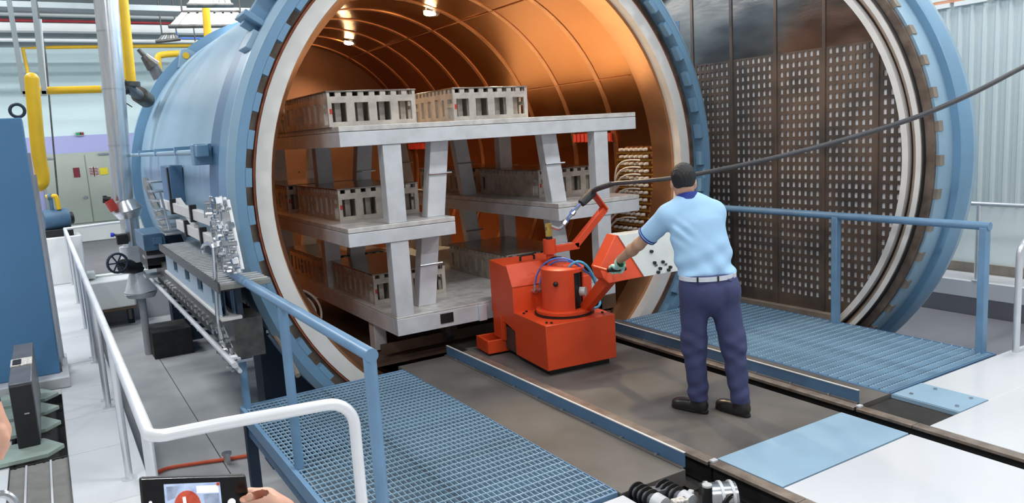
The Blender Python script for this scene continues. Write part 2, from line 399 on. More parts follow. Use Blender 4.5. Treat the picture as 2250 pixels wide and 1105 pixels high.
# interior
ring('liner', [(2.14, 6.6), (2.14, 13.2), (2.155, 13.2), (2.155, 6.6)], 'copper', n=96)
MB().lathe([(.01, 13.2), (2.15, 13.2)], (XC, 0, ZC), UX, UZ, AY, 64, closed=False).build('liner_end', 'copper_shaded', ves)
for j in range(8):
    yy = 7.25+.82*j
    ring('liner_rib', [(2.132, yy), (2.132, yy+.075), (2.142, yy+.075), (2.142, yy)], 'copper_rib', n=96)
for a in (62, 118, 28, 152):
    t = math.radians(a); r = 2.13
    MB().tube([(XC+r*math.cos(t), 6.7, ZC+r*math.sin(t)), (XC+r*math.cos(t), 13.1, ZC+r*math.sin(t))], .006, 6).build('liner_seam', 'copper_rib', ves)
MB().bx(2.38, 5.2, 6.6, 13.1, -.08, -.015).build('floor_plate', 'copper_floor', ves)
MB().bx(2.5, 5.1, 6.62, 6.64, .02, .12).build('floor_sill', 'copper_floor', ves)
MB().bx(4.72, 5.3, 6.62, 12.5, .0, .16).build('side_ledge', 'copper_floor', ves, .01)
def cylhit(x, y, R):
    d = ray(x, y); ox, oz = CAM[0]-XC, CAM[2]-ZC; a = d[0]**2+d[2]**2; b = 2*(ox*d[0]+oz*d[2]); c = ox*ox+oz*oz-R*R
    return CAM+d*((-b+math.sqrt(b*b-4*a*c))/(2*a))
for p in (cylhit(767, 97, 2.09), cylhit(945, 33, 2.09), V(XC+.71, 6.95, ZC+1.965), V(XC-.71, 9.2, ZC+1.965)):
    p = p*1.; nrm = V(XC-p[0], 0, ZC-p[2]); nrm /= np.linalg.norm(nrm)
    MB().cyl(p-nrm*.06, p-nrm*.02, .12, .10, 18).build('lamp_housing', 'steel', ves)
    MB().ball(p-nrm*.02, (.085, .085, .03), 14, 8).build('lamp_lens', 'lamp_glass', ves)
    l = bpy.data.lights.new('vessel_lamp', 'SPOT'); l.energy = 230; l.color = (1, .78, .5); l.spot_size = 2.6; l.spot_blend = .6; l.shadow_soft_size = .08
    o = bpy.data.objects.new('vessel_lamp', l); COL.objects.link(o); o.location = p+nrm*.1; o.rotation_euler = Vector(nrm).to_track_quat('-Z', 'Y').to_euler()
# connector rows on the right wall of the liner, with white hoses
def wallp(Y, z, off=.03): r = 2.14-off; return V(XC+math.sqrt(max(.01, r*r-(z-ZC)**2)), Y, z)
zrows = [1.72-.082*k for k in range(13)]
for k, z in enumerate(zrows):
    MB().bar(wallp(6.64, z-.04, .02), wallp(7.26, z-.04, .02), .02, .018).build('connector_rail', 'brass', ves)
    for j in range(6):
        p = wallp(6.72+.085*j, z, .02); q = wallp(6.72+.085*j, z, .07)
        MB().cyl(p, q, .019, .016, 8).build('connector_port', 'hose_white', ves)
for k in range(9):
    z = zrows[min(12, 1+k)]-.04; a = wallp(6.86, z, .07)
    MB().tube(bez(wallp(6.8, z, .06), wallp(7.0, z+.02, .14), wallp(7.16, z+.0, .16), wallp(7.2+.012*(k % 4), z-.3-.05*(k % 3), .1), 14), .011, 6).build('hose', 'hose_white', ves)
for k in range(4):
    MB().tube([wallp(7.2+.03*k, 1.3, .1), wallp(7.22+.03*k, .9, .12), wallp(7.2+.03*k, .55, .1)], .016, 6).build('hose', 'hose_white', ves)
# red numbered strips high on the liner wall, coil of hoses at lower left
for (x0, y0, x1, y1) in ((1262, 292, 1296, 314), (1334, 290, 1345, 312), (898, 316, 936, 326)):
    p = cylhit((x0+x1)/2, (y0+y1)/2, 2.11); w = abs(cylhit(x1, y1, 2.11)[1]-cylhit(x0, y1, 2.11)[1])/2; hh = .05
    mb = MB(); nb = 4 if x1-x0 > 20 else 2
    for j in range(nb):
        y_ = p[1]-w+2*w*(j+.1)/nb; mb.bx(p[0]-.03, p[0], y_, y_+2*w*.7/nb, p[2]-hh, p[2]+hh)
    mb.bx(p[0]-.012, p[0]+.01, p[1]-w, p[1]+w, p[2]-hh-.01, p[2]-hh+.01)
    mb.build('red_hook_strip', 'red', ves)
for k, r_ in enumerate((36, 48, 60)):
    MB().tube([GY(646+r_*math.sin(t), 692-(r_*.95)*math.cos(t), 7.1+.05*k) for t in np.linspace(-.5, 2.0, 16)], .011, 6).build('hose_coil', 'hose_white', ves)
# outside fittings of the ring
def rp(R, deg, Y): t = math.radians(deg); return V(XC+R*math.cos(t), Y, ZC+R*math.sin(t))
MB().tube([rp(2.66, 139, 6.4), rp(2.66, 133, 6.4)], .03, 12).build('lock_cylinder_rod', 'steel', ves)
MB().tube([rp(2.68, 133, 6.4), rp(2.68, 118, 6.4)], .055, 12).build('lock_cylinder', 'blue', ves)
def lug(d0, d1, Ya, Yb, R0, R1, nm, mt='blue'):
    mb = MB(); mb.hexa([rp(R0, d0, Ya), rp(R0, d1, Ya), rp(R0, d1, Yb), rp(R0, d0, Yb)], [rp(R1, d0, Ya), rp(R1, d1, Ya), rp(R1, d1, Yb), rp(R1, d0, Yb)]); return mb.build(nm, mt, ves, .006)
lug(141.5, 140.5, 6.22, 6.52, 2.56, 2.74, 'lug_plate'); lug(147.5, 146.5, 6.22, 6.52, 2.56, 2.74, 'lug_plate')
lug(148.5, 139.5, 6.33, 6.42, 2.56, 2.70, 'lug_block'); lug(152, 148.6, 6.24, 6.5, 2.55, 2.62, 'lug_foot', 'blue_shell')
for d in (62, 48, 35): lug(d+.6, d-.6, 6.3, 6.5, 2.56, 2.68, 'lug_plate')
MB().tube([rp(2.68, 62, 6.4), rp(2.68, 50, 6.4)], .04, 12).build('lock_cylinder', 'steel', ves)
# lifting lug on the stiffening ring
q = [GY(x, y, 13.08) for x, y in ((392, 148), (398, 108), (412, 105), (440, 118), (436, 140))]
mb = MB(); mb.prism([(p[0], p[2]) for p in q], lambda x, z: (x, 13.14, z), lambda x, z: (x, 13.24, z)); mb.build('lifting_lug', 'blue_shell', ves, .01)
c = GY(409, 122, 13.12); MB().cyl(c+V(0, .0, 0), c+V(0, .04, 0), .05, n=16).build('lug_hole', 'yellow', ves)
# long rod along the side and small box
a, b = GX(272, 342, 1.16), GX(436, 334, 1.2)
MB().tube([(1.17, b[1], b[2]), (1.17, 12.8, a[2])], .026, 10).build('side_rod', 'blue_shell', ves)
MB().bx(1.13, 1.28, 6.98, 7.13, 1.88, 2.06).bx(1.14, 1.24, 6.88, 6.98, 1.95, 2.05).build('rod_bracket', 'blue', ves, .01)
for yy in (8.1, 9.6, 11.2): MB().bx(1.14, 1.34, yy-.03, yy+.03, 1.97, 2.05).build('rod_clip', 'blue', ves)
MB().bx(1.2, 1.34, 9.1, 9.75, 1.46, 1.86).build('name_plate_box', 'blue_dark', ves, .01)
MB().bx(1.185, 1.2, 9.12, 9.2, 1.46, 1.84).build('plate_edge', 'black', ves)
# saddles
for yy in (6.75, 12.4):
    mb = MB(); pts = [(math.cos(t)*2.5, math.sin(t)*2.5) for t in np.linspace(math.radians(200), math.radians(340), 24)]
    mb.prism(pts+[(2.35, PZ-ZC+.002), (-2.35, PZ-ZC+.002)], lambda x, z: (XC+x, yy, ZC+z), lambda x, z: (XC+x, yy+.3, ZC+z)); mb.build('saddle', 'navy', ves)  # navy paints the deep shade on the blue saddle
# ---------------------------------------------------------------- autoclave door (open to the right)
AD = math.radians(2); eD = V(math.sin(AD), -math.cos(AD), 0); nD = V(-math.cos(AD), -math.sin(AD), 0); PD = V(6.5, 6.25, ZC); ZD = V(0, 0, 1)
door = thing('autoclave_door', 'round blue domed autoclave door swung open at right with perforated inner baffle', 'autoclave door', (PD[0], PD[1], PZ))
def dring(name, prof, m, n=128): return MB().lathe(prof, PD, eD, ZD, nD, n).build(name, m, door)
dring('inner_ring', [(2.178, -.1), (2.178, .03), (2.234, .03), (2.234, -.1)], 'seal_white')
dring('ring_groove', [(2.234, -.08), (2.234, -.03), (2.27, -.03), (2.27, -.08)], 'black')
dring('seal_lip', [(2.262, -.06), (2.264, .0), (2.278, .01), (2.285, -.06)], 'copper_rib')
dring('outer_ring', [(2.28, -.1), (2.28, .02), (2.347, .02), (2.347, -.1)], 'seal_grey')
dring('outer_ring_face', [(2.30, .015), (2.30, .024), (2.345, .024), (2.345, .015)], 'seal_white')
dring('seal_edge', [(2.348, -.05), (2.348, .005), (2.36, .0), (2.36, -.05)], 'black')
dring('door_flange_face', [(2.35, -.12), (2.35, -.03), (2.425, -.04), (2.425, -.12)], 'grease')
dring('door_flange', [(2.40, -.08), (2.45, -.075), (2.455, -.2), (2.455, -.35), (2.40, -.35)], 'blue_shell')
dring('door_skirt', [(2.40, -.3), (2.52, -.3), (2.53, -.32), (2.53, -.5), (2.40, -.5)], 'blue')
MB().lathe([(2.53, -.48), (2.50, -.62), (2.38, -.78), (2.1, -.95), (1.5, -1.12), (.7, -1.22), (.02, -1.25), (.02, -1.2), (.7, -1.17), (1.5, -1.07), (2.1, -.9), (2.36, -.74), (2.4, -.48)], PD, eD, ZD, nD, 96).build('dome', 'blue_shell', door)
tm = None
for i in range(NT):
    if tm is None:
        mb = MB(); vs = []
        for h in (-.072, -.14):
            for r in (2.42, 2.462):
                for t in (-.15, .15): vs.append(PD*0+eD*r*math.cos(t*step)+ZD*r*math.sin(t*step)+nD*h)
        mb.add(vs, [(0, 1, 3, 2), (4, 6, 7, 5), (0, 4, 5, 1), (2, 3, 7, 6), (0, 2, 6, 4), (1, 5, 7, 3)])
        o = mb.build('door_tooth', 'seal_grey'); o.parent = door; tm = o
    else: o = tm.copy(); COL.objects.link(o)
    o.location = (0, 0, ZC-PZ); o.rotation_mode = 'QUATERNION'; o.rotation_quaternion = Quaternion(Vector(nD), i*step)
# baffle plates with square holes
def dpt(e, w, h): return PD+eD*e+ZD*w+nD*h
HB = -.15
edges_ = [-2.2, -1.58, -1.02, -.45, .12, .70, 1.27, 1.83, 2.2]
PU, PV = .0705, .0873
for i in range(len(edges_)-1):
    e0, e1 = edges_[i]+.003, edges_[i+1]-.003
    nc = 7 if i not in (0, 7) else (7 if i == 0 else 5); m0 = (e1-e0-nc*PU)/2 if i < 7 else .035
    us = [e0]; hol = [0]
    for j in range(nc):
        us += [e0+m0+j*PU+.018, e0+m0+j*PU+.052]
    us += [e1]
    vsn = [-1.56]; nr = int((1.10+1.5)/PV)
    for j in range(nr): vsn += [1.10-(nr-j)*PV+.018, 1.10-(nr-j)*PV+.070]
    vsn += [1.10]
    mb = MB()
    for a in range(len(us)-1):
        for b in range(len(vsn)-1):
            uc, vc = (us[a]+us[a+1])/2, (vsn[b]+vsn[b+1])/2
            if math.hypot(uc, vc) > 2.2: continue
            q = [(us[a], vsn[b]), (us[a+1], vsn[b]), (us[a+1], vsn[b+1]), (us[a], vsn[b+1])]
            if a % 2 == 1 and b % 2 == 1 and math.hypot(uc, vc) < 2.16:
                for j in range(4):
                    p1, p2 = q[j], q[(j+1) % 4]; mb.add([dpt(*p1, HB), dpt(*p2, HB), dpt(*p2, HB-.012), dpt(*p1, HB-.012)], [(0, 1, 2, 3)])
            else: mb.add([dpt(*p, HB) for p in q], [(0, 1, 2, 3)])
    # solid sheet above the holes
    sh = MB()
    for a in range(6):
        ua, ub = e0+(e1-e0)*a/6, e0+(e1-e0)*(a+1)/6; top = math.sqrt(max(.0, 2.2**2-min(2.19, max(abs(ua), abs(ub)))**2))
        if top > 1.12: sh.add([dpt(ua, 1.10, HB), dpt(ub, 1.10, HB), dpt(ub, top, HB), dpt(ua, top, HB)], [(0, 1, 2, 3)])
    o = mb.build('baffle_plate', 'perf', door); o.data.polygons.foreach_set('use_smooth', [False]*len(o.data.polygons))
    if sh.f: o = sh.build('blank_sheet', 'sheet_steel', door); o.data.polygons.foreach_set('use_smooth', [False]*len(o.data.polygons))
    if 0 < i:
        e = edges_[i]; t = math.sqrt(2.19**2-min(2.18, abs(e))**2)
        MB().bar(dpt(e, max(-1.55, -t), HB+.004), dpt(e, t, HB+.004), .035, .012, nD).build('joint_strip', 'perf', door)
mb = MB(); mb.lathe([(2.2, -.1625), (1.6, -.1625), (.01, -.1625)], PD, eD, ZD, nD, 48, closed=False); mb.build('pale_backing', 'perf_back', door)  # pale sheet that paints the reflections behind the holes
MB().hexa([dpt(-1.5, -1.64, HB-.02), dpt(1.62, -1.64, HB-.02), dpt(1.5, -1.55, HB-.02), dpt(-1.5, -1.55, HB-.02)], [dpt(-1.5, -1.64, HB+.06), dpt(1.62, -1.64, HB+.06), dpt(1.5, -1.55, HB+.06), dpt(-1.5, -1.55, HB+.06)]).build('baffle_sill', 'seal_grey', door, .005)
MB().hexa([dpt(-1.4, -2.1, HB-.06), dpt(.6, -2.1, HB-.06), dpt(1.5, -1.64, HB-.06), dpt(-1.4, -1.64, HB-.06)], [dpt(-1.4, -2.1, HB-.03), dpt(.6, -2.1, HB-.03), dpt(1.5, -1.64, HB-.03), dpt(-1.4, -1.64, HB-.03)]).build('lower_blank', 'black', door)
# arm that carries the door
MB().bar((6.75, 6.9, 3.0), (6.75, 8.7, 3.0), .25, .35).bar((6.75, 6.9, .3), (6.75, 8.7, .3), .25, .35).bx(6.55, 6.85, 8.5, 8.8, PZ, 3.6).build('hinge_arm', 'blue_dark', door)

# ---------------------------------------------------------------- track, rails, platforms
pl = struct(MB().bx(2.503, 2.985, 3.15, 6.25, -.1, 0).bx(3.232, 4.41, 3.145, 6.6, -.1, -.002).bx(4.645, 4.98, 3.15, 6.2, -.1, -.001).build('floor_track', 'track_grey', bevel=.003))
struct(MB().bx(2.52, 2.6, 3.2, 6.2, PZ, -.1).bx(3.6, 3.9, 3.3, 6.1, PZ, -.1).bx(4.85, 4.95, 3.2, 6.2, PZ, -.1).build('trim_6', 'navy'))
def rail_(nm, x0, x1, ys, label, z):
    t = thing(nm, label, 'rail', (x1, ys[0], -.14))
    for a, b in zip(ys[:-1], ys[1:]):
        MB().bx(x1-.08, x1-.004, a+.002, b-.002, -.02, z).build('rail_head', 'rail_steel', t, .004)
        MB().bx(x1-.05, x1-.03, a+.002, b-.002, -.13, -.02).bx(x1-.09, x1, a+.002, b-.002, -.14, -.125).build('rail_web', 'rail_web', t)
    MB().bx(x0+.002, x1-.002, ys[0], ys[-1], -.16, -.14).build('channel_bed', 'recess_black', t)  # near-black bed paints the shadow beside the rail head
    return t
rail_('floor_rail', 3.05, 3.226, (-1.5, 1.0, 2.5, 3.12), 'rail sunk in the white floor, left of the large blue cover plate', .004)
rail_('floor_rail', 4.412, 4.612, (-1.5, 1.0, 2.72, 3.12), 'rail sunk in the white floor, right of the large blue cover plate', .004)
rail_('track_rail', 3.03, 3.226, (3.135, 6.25), 'left track rail of the tug lane, beside the bolted blue kick plate', .006)
rail_('track_rail', 4.412, 4.612, (3.135, 6.25), 'right track rail of the tug lane, behind the man', .006)
for x in (3.2, 4.59): MB().bx(x-.045, x+.0, 3.10, 3.13, .004, .02).build('joint_plate', 'alu', pl, .003)
def kick(x, label, y1):
    t = thing('kick_plate', label, 'kick plate', (x, 3.2, 0))
    MB().bx(x-.004, x+.004, 3.17, y1, 0, .092).build('upright', 'blue_dark', t)
    MB().bx(x-.006, x+.008, 3.17, y1, .088, .094).build('top_edge', 'seal_white', t)
    MB().bx(x-.03, x, 3.17, y1, 0, .006).build('foot_flange', 'track_grey', t)
    for k in range(9):
        yy = 3.4+k*.33
        if yy < y1: MB().cyl((x-.02, yy, .004), (x-.02, yy, .018), .014, n=6).build('bolt', 'steel', t)
kick(3.0, 'blue steel kick plate along the left rail with bolts at its foot', 6.26)
kick(4.643, 'blue steel kick plate along the right rail, in front of the blue plank walkway', 6.0)
cp = tag(MB().bx(3.235, 4.408, 2.665, 3.14, -.15, .002).build('cover_plate', 'blue_plate', bevel=.003), 'large light blue steel cover plate in the floor between the two rails', 'cover plate')
sp = thing('cover_plate', 'small bolted light blue cover plate at the end of the plank walkway', 'cover plate', (5.1, 2.9, 0))
MB().bx(4.975, 5.325, 2.66, 3.13, -.01, .004).build('plate', 'blue_plate', sp, .002)
for x, y in ((5.05, 3.04), (5.26, 2.99), (5.26, 2.74), (5.05, 2.72)): MB().cyl((x, y, .003), (x, y, .012), .014, n=8).build('bolt', 'steel', sp)
struct(MB().bx(4.62, 4.96, 2.66, 3.13, -.22, -.025).bx(2.5, 3.045, 2.15, 3.13, -.26, -.14).build('trim_7', 'recess_black', bevel=.01))
struct(MB().bx(4.955, 4.963, 2.66, 3.13, -.024, .003).build('trim_8', 'blue_plate'))

# left platform: bar grating
lp = thing('grating_platform', 'light blue open bar grating platform at left of the track with pipe handrail', 'platform', (1.85, 4.6, 0))
X0, X1, YA, YB = 1.13, 2.495, 3.19, 6.1
mb0 = MB().bx(0, .0045, YA, YB, -.028, 0)
first = None
for k in range(41):
    if first is None: first = mb0.build('bearing_bar', 'blue_grate', lp); o = first
    else: o = first.copy(); COL.objects.link(o)
    o.location = (X0+.012+k*.0335, 0, 0)-np.array([0, 0, 0])
first = None
for k in range(44):
    if first is None: first = MB().bx(X0, X1, 0, .007, -.006, .0025).build('cross_rod', 'blue_plate', lp); o = first
    else: o = first.copy(); COL.objects.link(o)
    o.location = (0, YA+.03+k*.066, 0)
for a in ((X0-.03, X0, YA-.02, YB+.02), (X1, X1+.006, YA, YB), (X0, X1, YA-.022, YA-.005), (X0, X1, YB+.005, YB+.02)):
    MB().bx(*a, -.1, .004).build('edge_bar', 'blue_rail', lp, .003)
MB().bx(1.748, 1.754, YA, YB, -.04, .001).build('panel_joint', 'navy', lp)
MB().bx(X0-.0, X0+.05, YA, YB, -.22, -.1).bx(X1-.06, X1, YA, YB, -.22, -.1).build('support_beam', 'blue_dark', lp)
PX = X0+.02
for yy in (3.2, 4.65, 6.06):
    MB().cyl((PX, yy, -.12), (PX, yy, 1.06), .03, n=16).build('post', 'blue_rail', lp)
for yy in (6.06, 3.3): MB().bx(PX-.04, PX+.04, yy-.04, yy+.04, PZ, -.1).build('leg', 'navy', lp, .005)
MB().tube([(PX, 3.17, 1.06), (PX, 6.09, 1.06)], .032, 16).build('handrail', 'blue_rail', lp)
# right platform: safety planks
rp_ = thing('plank_platform', 'blue safety plank walkway on the right of the track with blue handrail', 'platform', (5.7, 4.6, 0))
X0, X1, YA, YB = 4.985, 6.39, 3.17, 6.1
np_ = 34; w = (YB-YA)/np_; first = None
for k in range(np_):
    yy = YA+k*w
    if first is None:
        mb = MB().bx(X0, X1, .004, w-.014, -.03, -.002)
        m2 = MB()
        nb = 46
        for j in range(nb):
            xx = X0+(j+.3)*(X1-X0)/nb; m2.hexa([(xx, w-.026, -.003), (xx+.018, w-.026, -.003), (xx+.018, w-.012, -.003), (xx, w-.012, -.003)], [(xx+.004, w-.023, .006), (xx+.014, w-.023, .006), (xx+.014, w-.015, .006), (xx+.004, w-.015, .006)])
        first = mb.build('plank', 'blue_plank', rp_); sec = m2.build('serration', 'blue_plate', first); sec['kind'] = 'stuff'; o = first
    else: o = first.copy(); COL.objects.link(o); s2 = sec.copy(); COL.objects.link(s2); s2.parent = o
    o.location = (0, yy, 0)
for a in ((X0-.03, X0, YA-.01, YB, -.1, .004), (X1, X1+.015, YA-.01, YB, -.1, .004), (X0, X1+.015, YA-.02, YA-.004, -.1, .002), (X0, X1, YB, YB+.02, -.1, 0)):
    MB().bx(*a).build('edge_bar', 'blue_dark', rp_, .003)
for xx in (X0+.02, X1-.06, 5.65): MB().bx(xx, xx+.05, YA, YB, -.2, -.035).build('support_beam', 'blue_dark', rp_)
for xx in (X0+.05, X1-.08):
    for yy in (3.25, 5.9): MB().bx(xx, xx+.07, yy, yy+.07, PZ, -.2).build('leg', 'navy', rp_)
PX = 6.36
for yy in (3.25, 4.6, 6.06): MB().bx(PX-.035, PX+.035, yy-.03, yy+.03, -.1, 1.03).build('post', 'blue_rail', rp_, .006)
MB().tube([(PX, 3.21, 1.04), (PX, 6.1, 1.04)], .034, 16).build('handrail', 'blue_rail', rp_)

# ---------------------------------------------------------------- rack
rk = thing('loading_rack', 'pale grey aluminium three level loading rack half rolled out of the autoclave', 'rack', (3.73, 8, 0))
RX, RY0, RY1 = 3.73, 6.2, 10.1
def deck(x0, x1, z0, z1, nm):
    zc = z0+(z1-z0)*.72
    MB().bx(x0, x1, RY0, RY1, z0, zc).build(nm+'_beam', 'alu', rk, .004)
    MB().bx(x0, x1, RY0, RY1, zc+.004, z1).build(nm, 'alu_deck', rk, .004)
deck(RX-1.59, RX+1.58, 1.96, 2.13, 'top_deck')
deck(RX-1.59, RX-.58, 1.12, 1.28, 'middle_deck'); deck(RX+.56, RX+1.59, 1.11, 1.28, 'middle_deck')
MB().bx(RX-1.22, RX+1.23, RY0, RY1, .43, .45).build('bottom_deck', 'alu_deck', rk, .003)
MB().bx(RX-1.22, RX+1.23, RY0, RY0+.08, .28, .43).build('front_beam', 'alu', rk, .004)
MB().bx(RX-1.22, RX+1.23, RY1-.08, RY1, .28, .43).build('rear_beam', 'alu', rk, .004)
for s in (-1.22, 1.15): MB().bx(RX+s, RX+s+.08, RY0+.08, RY1-.08, .28, .43).build('side_beam', 'alu', rk, .004)
for k in range(7): yy = RY0+.5+k*.5; MB().bx(RX-1.14, RX+1.15, yy, yy+.06, .33, .43).build('cross_beam', 'alu', rk)
MB().bx(2.93, 3.06, RY0-.006, RY0, .32, .41).build('fork_pocket', 'black', rk)
MB().bx(3.32, 3.4, RY0-.03, RY0, .28, .43).build('hitch_plate', 'alu', rk, .003)
for yy in (6.27, 8.15, 9.95):
    for s, e in ((-1, 0), (1, 0)):
        x0 = RX+s*1.13
        for z0, z1 in ((.45, 1.12), (1.28, 1.96)):
            MB().bx(x0-.085, x0+.085, yy-.06, yy+.06, z0, z1).build('leg', 'alu', rk, .006)
        xi = lambda z: RX+s*(.80-.2*(z-.45)/1.5)
        for z0, z1 in ((.45, 1.12), (1.28, 1.96)):
            y2 = yy+.25*(1 if z0 < 1 else .6)
            MB().hexa([(xi(z0)-.09, y2-.06, z0), (xi(z0)+.09, y2-.06, z0), (xi(z0)+.09, y2+.06, z0), (xi(z0)-.09, y2+.06, z0)], [(xi(z1)-.09, y2-.06, z1), (xi(z1)+.09, y2-.06, z1), (xi(z1)+.09, y2+.06, z1), (xi(z1)-.09, y2+.06, z1)]).build('brace', 'alu', rk, .006)
            zm = (z0+z1)/2+.05
            MB().tube([(xi(zm)-.1, y2-.07, zm), (xi(zm)+.13, y2-.07, zm)], .009, 8).build('hook_pin', 'steel', rk)
for yy in (6.95, 9.3):
    for x in (2.6, 4.86):
        MB().bx(x-.06, x+.06, yy-.08, yy+.06, .0, .28).build('foot', 'alu', rk, .005)
for yy in (6.6, 7.9, 9.6):
    for x in (3.18, 4.566):
        MB().cyl((x-.04, yy, .12), (x+.04, yy, .12), .09, n=20).build('wheel', 'steel_dark', rk)
        MB().bx(x-.06, x+.06, yy-.1, yy+.1, .14, .3).build('wheel_bracket', 'steel_dark', rk)

# ---------------------------------------------------------------- castings on the rack
CW, CL, CH = .80, 1.3, .30
def wall_with_windows(L, H, wins, scal, f, t):
    """sheet wall in (u,v) with window openings, real thickness t; scal = scallop count along the top edge"""
    us = sorted({0, L}|{a for w in wins for a in (w[0], w[1])}); vs_ = sorted({0, H}|{a for w in wins for a in (w[2], w[3])})
    mb = MB()
    for a in range(len(us)-1):
        for b in range(len(vs_)-1):
            uc, vc = (us[a]+us[a+1])/2, (vs_[b]+vs_[b+1])/2
            if any(w[0] < uc < w[1] and w[2] < vc < w[3] for w in wins): continue
            mb.add([f(us[a], vs_[b], 0), f(us[a+1], vs_[b], 0), f(us[a+1], vs_[b+1], 0), f(us[a], vs_[b+1], 0)], [(0, 1, 2, 3)])
            mb.add([f(us[a], vs_[b], t), f(us[a+1], vs_[b], t), f(us[a+1], vs_[b+1], t), f(us[a], vs_[b+1], t)], [(3, 2, 1, 0)])
    for w in wins:
        c = [(w[0], w[2]), (w[1], w[2]), (w[1], w[3]), (w[0], w[3])]
        for j in range(4):
            p, q = c[j], c[(j+1) % 4]; mb.add([f(*p, 0), f(*q, 0), f(*q, t), f(*p, t)], [(0, 1, 2, 3)])
    return mb
def casting(label, front_w=CW, length=CL, H=CH):
    t = thing('mould_casting', label, 'casting', (0, 0, 0), 'castings on the loading rack')
    m = 'cast'; top = H-.012; sc = .045
    def wins(L, n, big):
        p = L/n; ws = []
        for k in range(n):
            if big: ws.append((p*k+p*.17, p*k+p*.8, .04, H*.66))
            else:
                r = (k*37 % 5)
                if r == 0: ws += [(p*k+p*.15, p*k+p*.85, .02, H*.42), (p*k+p*.2, p*k+p*.8, H*.52, H*.66)]
                elif r in (1, 3): ws.append((p*k+p*.2, p*k+p*.75, .05, H*.68))
                elif r == 2: ws.append((p*k+p*.3, p*k+p*.6, .05, H*.66))
                else: ws.append((p*k+p*.12, p*k+p*.62, .04, H*.7))
        return ws
    def notch(L, n):
        p = L/n; return [(p*k+p*.22, p*k+p*.72, H*.84, H-.014) for k in range(n)]
    W2 = front_w/2; z = lambda v: v
    wf = wins(front_w, 4, True)+notch(front_w, 8); wl = wins(length, 9, False)+notch(length, 16)
    wall_with_windows(front_w, top, wf, 0, lambda u, v, d: V(-W2+u, d, v), .025).build('front_wall', m, t)
    wall_with_windows(front_w, top, wf, 0, lambda u, v, d: V(-W2+u, length-d, v), .025).build('rear_wall', m, t)
    wall_with_windows(length, top, wl, 0, lambda u, v, d: V(-W2+d, u, v), .025).build('side_wall', m, t)
    wall_with_windows(length, top, wl, 0, lambda u, v, d: V(W2-d, u, v), .025).build('side_wall', m, t)
    MB().bx(-W2-.008, W2+.008, -.008, length+.008, H-.014, H).build('top_plate', 'cast_top', t, .003)
    mb = MB()
    for k in range(1, 5):
        x = -W2+front_w*k/4-front_w/8+.02*(k % 2)-.1; mb.bx(x, x+.05, .12, length-.12, .005, H-.02)
    for k in range(1, 5): mb.bx(-W2+.03, W2-.03, length*k/5, length*k/5+.012, .005, H*.8)
    mb.build('inner_ribs', m, t)
    for k in range(4): MB().bx(-W2+front_w*(k+.45)/4, -W2+front_w*(k+.7)/4, .09, .10, .02, H*.75).build('core_plate', 'cast', t)
    MB().bx(-W2+.012, -W2+.034, -.003, .001, H*.36, H*.5).build('paint_mark', 'red', t)
    return t
CS = [('mould casting at the front left of the top deck', -1.21, 6.36, 2.13, CW),
      ('mould casting at the front of the top deck, right of the first one', -.05, 6.33, 2.13, CW),
      ('dark mould casting behind the left one on the top deck, half in shadow', -1.2, 7.75, 2.13, CW),
      ('mould casting on the left middle deck behind the front posts', -1.03, 6.85, 1.28, CW),
      ('mould casting on the right middle deck behind the orange arm', 1.25, 6.97, 1.28, CW),
      ('mould casting at the rear of the left middle deck beside the seal ring', -1.1, 8.3, 1.28, CW),
      ('mould casting at the rear of the right middle deck, seen in the gap', 1.2, 8.6, 1.28, CW),
      ('mould casting at the left of the bottom deck, behind the two front posts', -.78, 6.86, .45, .76),
      ('mould casting at the right of the bottom deck behind the tug', .66, 6.75, .45, CW),
      ('mould casting at the rear left of the bottom deck near the ring', -.8, 8.35, .45, .76)]
pro = None
for lab, dx, y, zz, w in CS:
    if pro is None: pro = casting('pale '+lab); c = pro
    else: c = dup(pro)
    c['label'] = 'grey windowed '+lab; c.location = (RX+dx, y, zz+.001)
    if w != CW: c.scale = (w/CW, 1, .98)

# ---------------------------------------------------------------- orange tug
TA = math.radians(-6); TO = V(3.335, 5.085, 0)
tug = thing('tug', 'orange motor tug with drum, control arm and hose mast standing in front of the rack', 'tug', TO)
def TL(x, y, z): c, s = math.cos(TA), math.sin(TA); return V(TO[0]+c*x-s*y, TO[1]+s*x+c*y, z)
def tl(p): return TL(*p)
MB().bx(0, .665, 0, .60, .05, .432, tl).build('front_box', 'orange', tug, .006)
MB().bx(.04, .62, .05, .56, .0, .05, tl).build('drive_unit', 'black', tug)
prof = [(.60, .26), (.60, .655), (.70, .83), (1.08, .845), (1.08, .36), (.95, .33), (.60, .25)]
MB().prism(prof[:-1], lambda y, z: TL(.0, y, z), lambda y, z: TL(.60, y, z)).build('rear_housing', 'orange', tug, .006)
MB().prism([(.601, .66), (.703, .835), (.70, .845), (.595, .66)], lambda y, z: TL(-.004, y, z), lambda y, z: TL(.6, y, z)).build('fold_edge', 'orange', tug)
MB().bx(.60, .82, .62, .92, .3, .66, tl).build('side_housing', 'orange', tug, .006)
